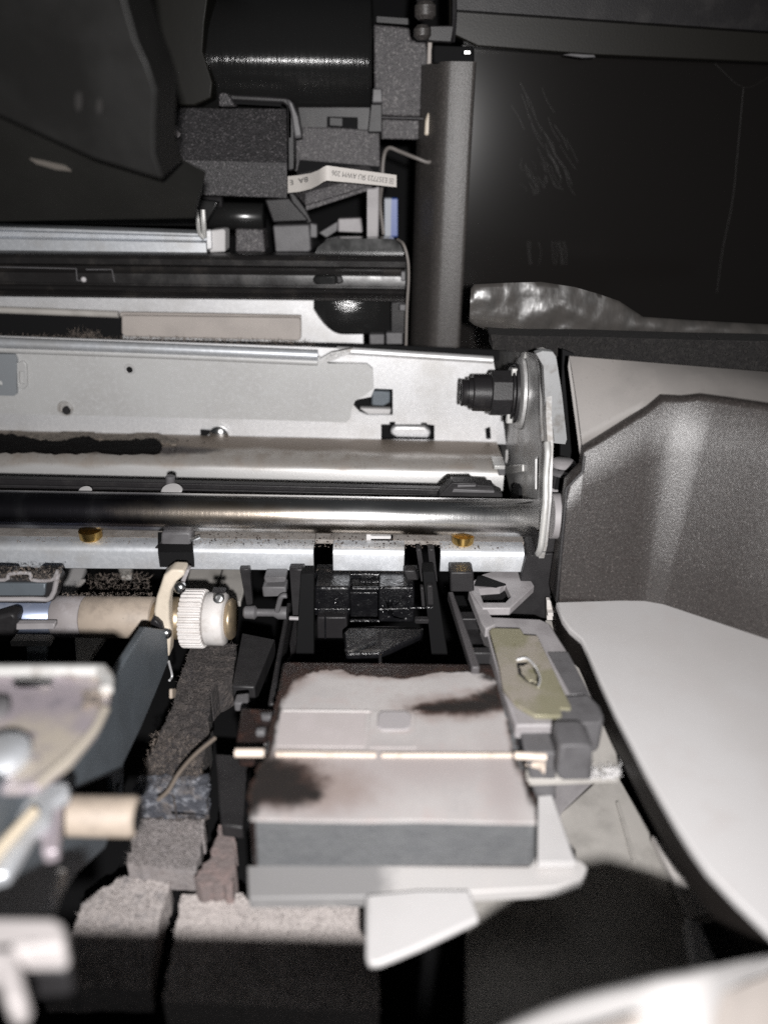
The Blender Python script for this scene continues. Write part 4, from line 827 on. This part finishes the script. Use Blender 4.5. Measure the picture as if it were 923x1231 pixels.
# ================================================================ left of the cap: dark guides
dg = thing('dark_guides', 'cluster of dark grey plastic guides left of the stained pad', 'guide', T(315, 850, -140))
MB().pZ([(291, 760), (331, 768), (306, 826), (279, 825)], -140, 6).build('ramp', m_dgrey, dg, .5)
MB().pZ([(344, 724), (351, 724), (336, 800), (330, 846), (322, 846)], -133, 8).build('rail', m_dgrey, dg, .5)
MB().pZ([(352, 744), (362, 744), (357, 776), (344, 800), (340, 850), (332, 850)], -138, 6).build('rail', m_black, dg, .5)
MB().pZ([(284, 834), (300, 832), (298, 846), (281, 845)], -136, 3).build('small_pad', m_grey, dg, .5)
MB().pZ([(290, 850), (330, 852), (325, 895), (284, 892)], -129, 8).build('brown_block', m_ink, dg, .7)
MB().pZ([(313, 856), (330, 856), (329, 862), (314, 861)], -127.6, 2).build('tab', m_grey, dg, .4)
MB().pZ([(308, 874), (320, 873), (318, 880), (307, 880)], -127.6, 2).build('tab', m_grey, dg, .4)
MB().pZ([(258, 905), (300, 908), (296, 940), (292, 995), (266, 992)], -148, 4).build('lower_guide', m_dgrey, dg, .5)
MB().pY([(348, 684), (366, 684), (365, 740), (352, 742)], 192, 3).build('web', m_dgrey, dg, .4)
MB().tube([Q(348, 743, 188), Q(361, 743.5, 188)], .6).build('glint_bar', m_greyl, dg)
MB().pY([(317, 694), (344, 694), (344, 700), (318, 701)], 192, 5).pY([(315, 706), (344, 706), (344, 717), (316, 718)], 191, 5).each('step', m_grey, dg, .5)
a = Q(293, 736, 191); MB().lathe(a, (1, 0, 0), [(0, 1.4), (.5, 1.9), (3.4, 2.1), (4.2, 1.2), (9, 1.2), (10.5, 2.0), (13, 2.0)], 20).build('spindle', m_grey, dg)
MB().tube([Q(333, 735, 188), Q(338, 718, 188), Q(345, 716, 188)], .8).build('arm', m_grey, dg)
b = MB().pY([(288, 684), (300, 684), (304, 726), (302, 728), (296, 728)], 194, 2).build('plate', m_dgrey, dg, .3)
wf = thing('platen_floor', 'pale dusty floor pieces glimpsed under the steel lip and grimy roller', 'floor plate', T(150, 720, -150))
MB().pZ([(228, 684), (300, 680), (296, 700), (289, 724), (262, 716), (222, 714)], -142, 2).build('plate', m_creamd, wf, .3)
MB().tube([T(268, 684, -141.8), T(258, 716, -141.8)], .3).build('seam', m_seam, wf)
MB().pZ([(79, 682), (104, 682), (96, 700), (88, 716), (74, 716)], -146, 2).build('plate', m_white, wf, .3)
MB().pZ([(98, 696), (103, 696), (94, 706), (90, 706)], -144, 1).build('chip', m_whited, wf, .2)
MB().pZ([(90, 764), (128, 764), (114, 782), (104, 800), (92, 800)], -150, 2).build('plate', m_creamd, wf, .3)
MB().pZ([(142, 682), (160, 682), (158, 692), (146, 692)], -146, 2).build('plate', m_creamd, wf, .3)
MB().pZ([(20, 754), (68, 756), (60, 771), (12, 771)], -140, 2).build('plate', m_whited, wf, .3)
MB().pZ([(32, 772), (58, 772), (54, 805), (34, 805)], -146, 2).build('blue_strip', m_blue, wf, .3)
b = MB().fuzz(spotsZ([(105, 690), (180, 690), (182, 714), (108, 714)], -138), 500, 1.6, .09, (0, -.3, .6), 1.6).fuzz(lambda: Q(random.uniform(75, 185), random.uniform(712, 717), 189), 200, .9, .07, (0, -1, .4), 1.4)
b.build('lint', m_dust, wf, kind='stuff')

# ================================================================ left: roller, gear, lever
rs = thing('feed_roller', 'grimy tan feed roller shaft ending in a white toothed gear', 'roller', Q(150, 770, 190))
ax = Vector((1, 0, -.004)).normalized(); YR = 190
def at(px): return Q(px, 741+px*.006, YR)
def xc(px): q = at(px); return Vector((q.x, YR, Q(150, 742, YR).z))
def px2r(h): return mm(h/2, at(150))
def cylx(a, b_, d, m, nm, seg=40, ch=.3, parent=rs): 
    p, q_ = xc(a), xc(b_); return MB().lathe(p, q_-p, [(0, px2r(d)-ch), (ch, px2r(d)), ((q_-p).length-ch, px2r(d)), ((q_-p).length, px2r(d)-ch)], seg).build(nm, m, parent, smooth=50)
cylx(-120, 75, 44, m_bsteel, 'core'); cylx(68, 103, 50, m_greyr, 'sleeve', label if False else 40)
cylx(103.3, 186, 50.5, m_tan, 'sleeve')
cylx(186, 222, 40, m_bronze, 'bearing'); cylx(203, 221, 51, m_bronze, 'bearing_collar')
g = MB(); p = xc(221.5); q_ = xc(248); n_t = 34; ro, ri = px2r(71), px2r(64); vs1, L_ = [], (q_-p).length
def gear_ring(d, sc_=1.0):
    out = []
    for k in range(n_t):
        for da, r in ((-.5, ri), (-.28, ro), (.12, ro), (.34, ri)):
            a = 2*math.pi*(k+da)/n_t; out.append(p+Vector((d, math.cos(a)*r*sc_, math.sin(a)*r*sc_)))
    return out
g.loft([gear_ring(0, .97), gear_ring(.4), gear_ring(L_-.4), gear_ring(L_, .97)], True)
go_ = g.build('gear', m_gear, rs, .12)
hb = cylx(248.2, 273, 64, m_gear, 'hub', ch=.7)
sc0 = Q(262, 721, YR-7.4); MB().lathe(sc0+Vector((0, 1.6, -.6)), (0, -.75, .55), [(0, 1.5), (1.3, 1.5), (1.5, 1.2), (1.5, .7), (1.0, .6)], 16).build('set_screw', m_chrome, hb)
MB().pY([(255, 710), (271, 711), (271, 713.5), (255, 713)], YR-5.5, 2).build('hub_slot', m_dgrey, hb, .2)
cylx(273.2, 282.5, 50, m_bronze, 'shaft_end', ch=.8)
bl = thing('bearing_lever', 'curved cream bearing lever gripping the shaft left of the white gear', 'lever', Q(196, 790, 184))
MB().pY([(197, 692), (206, 685), (222, 686), (222, 692), (212, 700), (206, 710), (203, 725), (203, 745), (206, 758), (204, 790), (198, 790), (192, 766), (187, 752), (185, 735), (188, 718), (193, 704)], 181, 5).build('lever', m_cream, bl, 1.2, 3)
MB().pY([(180, 748), (186, 744), (194, 752), (198, 768), (193, 790), (188, 812), (183, 792)], 179, 4).build('black_pawl', m_black, bl, .8)
for x, y in ((217, 706), (200, 761)):
    MB().lathe(Q(x, y, 180.5), (0, -1, .3), [(0, 1.7), (.6, 1.7), (1.3, 1.1), (1.5, .4)], 16).build('screw', m_chrome, bl)
MB().pY([(224, 685), (228, 686), (219, 708), (213, 708)], 184, 3).build('edge', m_greyl, bl, .4)
MB().pY([(186, 772), (191, 772), (190, 789), (187, 787)], 177.5, 1).build('clip', m_whited, bl, .3)
bk = thing('black_bracket', 'dirty black moulded bracket at the left edge above the roller', 'bracket', Q(30, 724, 185))
MB().pY([(-80, 686), (12, 690), (14, 696), (38, 696), (42, 690), (66, 690), (72, 700), (66, 722), (56, 726), (-80, 724)], 183.5, 5).build('body', m_dgrey, bk, .6)
MB().tube([Q(-40, 697, 182.9), Q(6, 697, 182.9), Q(12, 690, 182.9), Q(36, 689, 182.9), Q(39, 697, 182.9), Q(63, 697, 182.9), Q(70, 686, 182.9)], .55, 8, 3).tube([Q(-40, 720, 182.9), Q(40, 720, 182.9), Q(62, 718, 182.9), Q(70, 690, 182.9)], .7, 8, 3).build('rim', m_greyl, bk)
MB().pY([(-40, 701), (55, 702), (54, 716), (-40, 716)], 182.6, 2).build('face', m_blue, bk, .3)
MB().fuzz(spotsY([(0, 680), (75, 680), (74, 700), (0, 696)], 182.5), 500, .8, .08, (0, -1, .1), 1.4).build('lint', m_dust, bk, kind='stuff')
MB().pY([(-40, 752), (10, 738), (18, 740), (20, 746), (14, 772), (-40, 776)], 179, 5).build('tab', m_dgrey, bk, .8)
MB().pY([(20, 750), (66, 750), (66, 756), (19, 757)], 180, 2).build('sill', m_greyl, bk, .3)

# ================================================================ left: wall, plate, pin
XW = -62.0
wl = thing('side_wall', 'blue grey painted steel side wall slanting toward the lower left', 'wall', S(100, 1050, XW))
wp_ = [(176, 754), (201, 757), (203, 795), (189, 830), (170, 875), (149, 918), (149, 965), (133, 1003), (127, 1020), (94, 1049), (69, 1087), (52, 1102), (0, 1115), (-60, 1115), (-60, 930), (50, 930), (132, 830), (150, 795)]
MB().pX(wp_, XW, -2.0, [[(90, 949), (112, 940), (136, 931), (140, 957), (112, 962), (90, 962)]]).build('sheet', m_blue, wl, .4)
MB().pX([(80, 925), (145, 922), (147, 970), (80, 970)], XW-6, -1).build('opening_back', m_matte, wl)
MB().tube([S(203, 795, XW), S(207, 812, XW), S(204, 818, XW)], .35).build('spring', m_galv, wl)
MB().pX([(203, 828), (209, 827), (207, 839), (203, 840)], XW+3, 1).build('spacer', m_tan, wl, .4)
mp_ = thing('corner_plate', 'blurred violet zinc corner plate with rolled rim at the left edge', 'metal plate', T(60, 920, -90))
ZM = -96
po_ = [(-110, 800), (121, 800), (131, 806), (134, 814), (134, 828), (129, 852), (115, 879), (84, 915), (46, 946), (20, 948), (-110, 950)]
MB().pZ(po_, ZM, 1.6, [[(14, 823), (24, 819), (45, 818), (64, 819), (68, 823), (45, 826), (22, 826)], circ(110, 842, 9, 6, 16)]).build('sheet', m_purple, mp_, .4)
MB().tube([T(-110, 806, ZM+1), T(0, 806, ZM+1), T(110, 806, ZM+1), T(123, 808, ZM+1), T(129, 818, ZM+.6), T(128, 830, ZM+.4)], 1.35, 10).build('rolled_rim', m_flange, mp_)
MB().tube([T(127, 852, ZM+.3), T(113, 878, ZM+.1), T(83, 912, ZM+.1), T(46, 944, ZM+.1)], .8, 10).build('outer_rim', mat('tan_zinc_rim', (.5, .45, .38), .42, .4), mp_)
MB().pZ([(5, 812), (75, 812), (75, 832), (5, 832)], ZM-3, .5).pZ([(96, 832), (124, 832), (124, 852), (96, 852)], ZM-3, .5).each('hole_floor', m_matte, mp_)
MB().tube([T(18, 821, ZM+.2), T(40, 820.5, ZM+.5), T(64, 821.5, ZM+.2)], .8, 8).build('slot_lip', m_chrome, mp_)
c = T(2, 912, ZM+.3); MB().lathe(c, (0, 0, 1), [(0, 5.0), (1.6, 4.9), (2.4, 4.0), (2.8, 2)], 32).build('stud', m_lip, mp_)
c = T(-4, 855, ZM+.2); MB().lathe(c, (0, 0, 1), [(0, 2.6), (1.6, 2.5), (2.0, 1.6)], 24).build('stud', m_grey, mp_)
MB().grit(spotsZ([(98, 830), (122, 832), (122, 852), (98, 852)], ZM+.1), 60, .6).build('rust_grit', m_dust, mp_, kind='stuff')
pn = thing('tan_pin', 'blurred tan cylindrical pin poking right from the bracket at lower left', 'pin', Q(110, 1005, 104))
a, b_ = Q(62, 980, 104), Q(166, 979, 104); rp = mm(24, a)
MB().lathe(a, Vector((b_.x-a.x, 0, 0)), [(0, rp), ((b_.x-a.x)-.8, rp), (b_.x-a.x, rp-.7)], 32).build('pin', m_tan, pn, smooth=50)
MB().lathe(Vector((b_.x, a.y, a.z)), (1, 0, 0), [(0, rp-.9), (.15, rp-1.0)], 24).build('end_face', m_dgrey, pn)
MB().lathe(a+Vector((-1.6, 0, 0)), (1, 0, 0), [(0, rp*1.55), (1.4, rp*1.55), (1.6, rp*1.4)], 24).build('washer', m_purple, pn)
bk2 = thing('slanted_bracket', 'pale violet slanted bracket arms behind the tan pin', 'bracket', T(30, 1040, -112))
MB().pZ([(-110, 1010), (0, 990), (44, 944), (82, 938), (84, 950), (64, 964), (60, 985), (40, 1000), (10, 1050), (-110, 1080)], -105, 3).build('arm', m_lip, bk2, .8)
MB().tube([T(-20, 1045, -104), T(10, 1010, -104), T(42, 975, -104)], 1.0).tube([T(-40, 1000, -104), T(0, 978, -104), T(36, 944, -104)], .9).build('fold', mat('tan_fold', (.5, .43, .33), .45), bk2)
MB().pZ([(48, 950), (82, 940), (84, 952), (74, 962), (70, 1022), (50, 1026)], -107, 3).build('cheek', m_purple, bk2, .6)
tag(MB().tube([T(74, 1050, -118), T(72, 1064, -117), T(66, 1080, -116), T(58, 1100, -116)], 1.0, 8).build('cable_tie', m_white), 'white cable tie tail standing up beside the left wall', 'cable tie')

# ================================================================ felts
fe = thing('waste_ink_felt', 'long dark soiled felt strip between the blue grey wall and the stained pad', 'felt', T(210, 950, -158))
ZF = -146
f1 = [(232, 772), (284, 774), (280, 812), (262, 822), (253, 832), (250, 885), (241, 924), (247, 946), (236, 949), (200, 948), (163, 947), (174, 924), (191, 887), (206, 853), (217, 812)]
MB().pZ(jag(f1, 1.7, 5), ZF, 11).grit(spotsZ(f1, ZF), 300, .5).build('strip', m_felt, fe)
yF = T(205, 947, ZF).y
MB().pY(jag([(163, 946), (200, 946), (247, 945), (250, 975), (247, 983), (205, 984), (168, 983)], 3.0, 7), yF-.6, 4).grit(spotsZ([(166, 938), (246, 936), (248, 952), (164, 952)], ZF), 120, 1.3).build('inky_edge', m_feltb, fe, .3)
MB().fuzz(spotsZ(f1, ZF), 5200, 1.1, .07, (0, -.2, 1), 1.2).build('fibres', m_fibre, fe, kind='stuff')
MB().fuzz(spotsZ([(185, 880), (245, 890), (245, 945), (168, 942)], ZF), 900, 1.3, .085, (0, -.2, 1), 1.2).build('lint', m_dust, fe, kind='stuff')
def pad(nm, label, P, Z, th, m, n, fm_):
    t = thing(nm, label, 'felt pad', T(sum(p[0] for p in P)/len(P), sum(p[1] for p in P)/len(P), Z-th))
    MB().pZ(jag(P, 2.0, 6), Z, th).grit(spotsZ(P, Z-.1), 110, .5).build('pad', m, t, .6)
    MB().fuzz(spotsZ(P, Z), n, 1.3, .08, (0, -.2, 1), 1.1).build('fibres', fm_, t, kind='stuff'); return t
m_fl = mat('pale_fibre', (.34, .31, .30), .95)
pad('grey_felt_pad', 'light grey fuzzy felt pad just right of the tan pin', [(168, 984), (246, 984), (243, 1004), (236, 1046), (188, 1043), (153, 1039), (160, 1008)], -157, 8, m_feltl, 1800, mat('grey_fibre', (.22, .2, .195), .95))
pad('mottled_felt_pad', 'mottled fluffy felt pad lying below the light grey one', [(143, 1056), (160, 1050), (205, 1056), (196, 1090), (186, 1140), (180, 1190), (50, 1190), (88, 1120), (98, 1088), (116, 1072)], -162, 8, m_felt2, 1800, m_fl)
pad('pale_felt_pad', 'wide pale cream felt pad in front of the foam block', [(219, 1075), (292, 1073), (300, 1084), (450, 1090), (456, 1215), (196, 1205), (206, 1146)], -161, 8, mat('cream_felt', (.5, .455, .435), .95, bump=((.9, .7, .6),), var=((.3, (.42, .38, .365), .45, .7), (.9, (.36, .32, .3), .6, .75))), 1800, m_fl)
tag(MB().pZ(jag([(263, 990), (281, 996), (284, 1040), (280, 1064), (236, 1062), (236, 1052), (254, 1030)], 3, 6), -155, 8).build('brown_felt_strip', mat('brown_felt', (.17, .14, .135), .9, bump=(.8, .8, .6), var=(.3, (.24, .18, .17), .45, .7)), None, .8), 'narrow brownish felt strip against the left of the foam block', 'felt strip')
tag(MB().tube([T(259, 887, -138), T(234, 908, -139), T(215, 930, -140), T(203, 950, -142), T(190, 962, -144)], .5, 8).build('straw_fibre', mat('straw', (.13, .105, .085), .8)), 'single straw like fibre lying across the dark felt', 'fibre')

# ================================================================ front rim
fr_ = thing('front_ledge', 'bright blurred pale front rim across the bottom right corner', 'ledge', T(760, 1250, -112))
ZR = -100
edge = [(1100, 1104, -120), (1000, 1124, -118), (923, 1140, -114), (890, 1147, -108), (858, 1154, -101), (825, 1159, -96), (790, 1165, -96), (760, 1172, -97.5), (725, 1179, -99.5), (693, 1188, -101.5), (655, 1201, -104.5), (620, 1216, -107), (600, 1227, -108), (586, 1238, -109), (578, 1262, -110)]
rows_ = [[], [], [], [], []]
for x, y, z in edge:
    p = T(x, y, z); q = T(x-30, 1500, z-3)
    rows_[0].append(p+Vector((0, -.5, -10))); rows_[1].append(p+Vector((0, 0, -2.2))); rows_[2].append(p+Vector((0, -.7, -.5))); rows_[3].append(p+Vector((0, -2.4, 0))); rows_[4].append(q)
mb = MB().loft(rows_); mb.loft([rows_[4], [p+Vector((0, 0, -8)) for p in rows_[4]], rows_[0]])
mb.build('bar', mat('pale_rim_plastic', (.50, .485, .478), .35, var=(.05, (.46, .445, .438), .4, .7)), fr_, smooth=60)
st = [(1060, 1150, -117), (923, 1172, -112.5), (860, 1196, -101.5), (760, 1222, -97.5), (640, 1262, -104)]
a_ = [T(x, y, z+.7) for x, y, z in st]; c_ = [T(x-20, 1480, z-1) for x, y, z in st]
MB().loft([[p+Vector((0, .3, -2)) for p in a_], a_, c_, [p+Vector((0, 0, -4)) for p in c_]]).build('bar_step', m_beige, fr_, smooth=50)
MB().pZ([(-200, 1276), (0, 1278), (480, 1290), (568, 1282), (568, 1500), (-200, 1500)], -103, 8).build('left_bar', m_white, fr_, 2.0, 3)
fl_ = thing('front_corner_bracket', 'blurred white corner bracket at the very bottom left', 'bracket', T(20, 1170, -104))
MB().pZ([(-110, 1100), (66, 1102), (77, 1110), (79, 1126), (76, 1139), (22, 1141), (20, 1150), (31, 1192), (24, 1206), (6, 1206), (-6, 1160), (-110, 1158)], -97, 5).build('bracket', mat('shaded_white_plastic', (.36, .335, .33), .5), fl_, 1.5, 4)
MB().pZ([(14, 1136), (80, 1136), (84, 1166), (24, 1170)], -104, 6).build('dark_block', m_dgrey, fl_, .8)
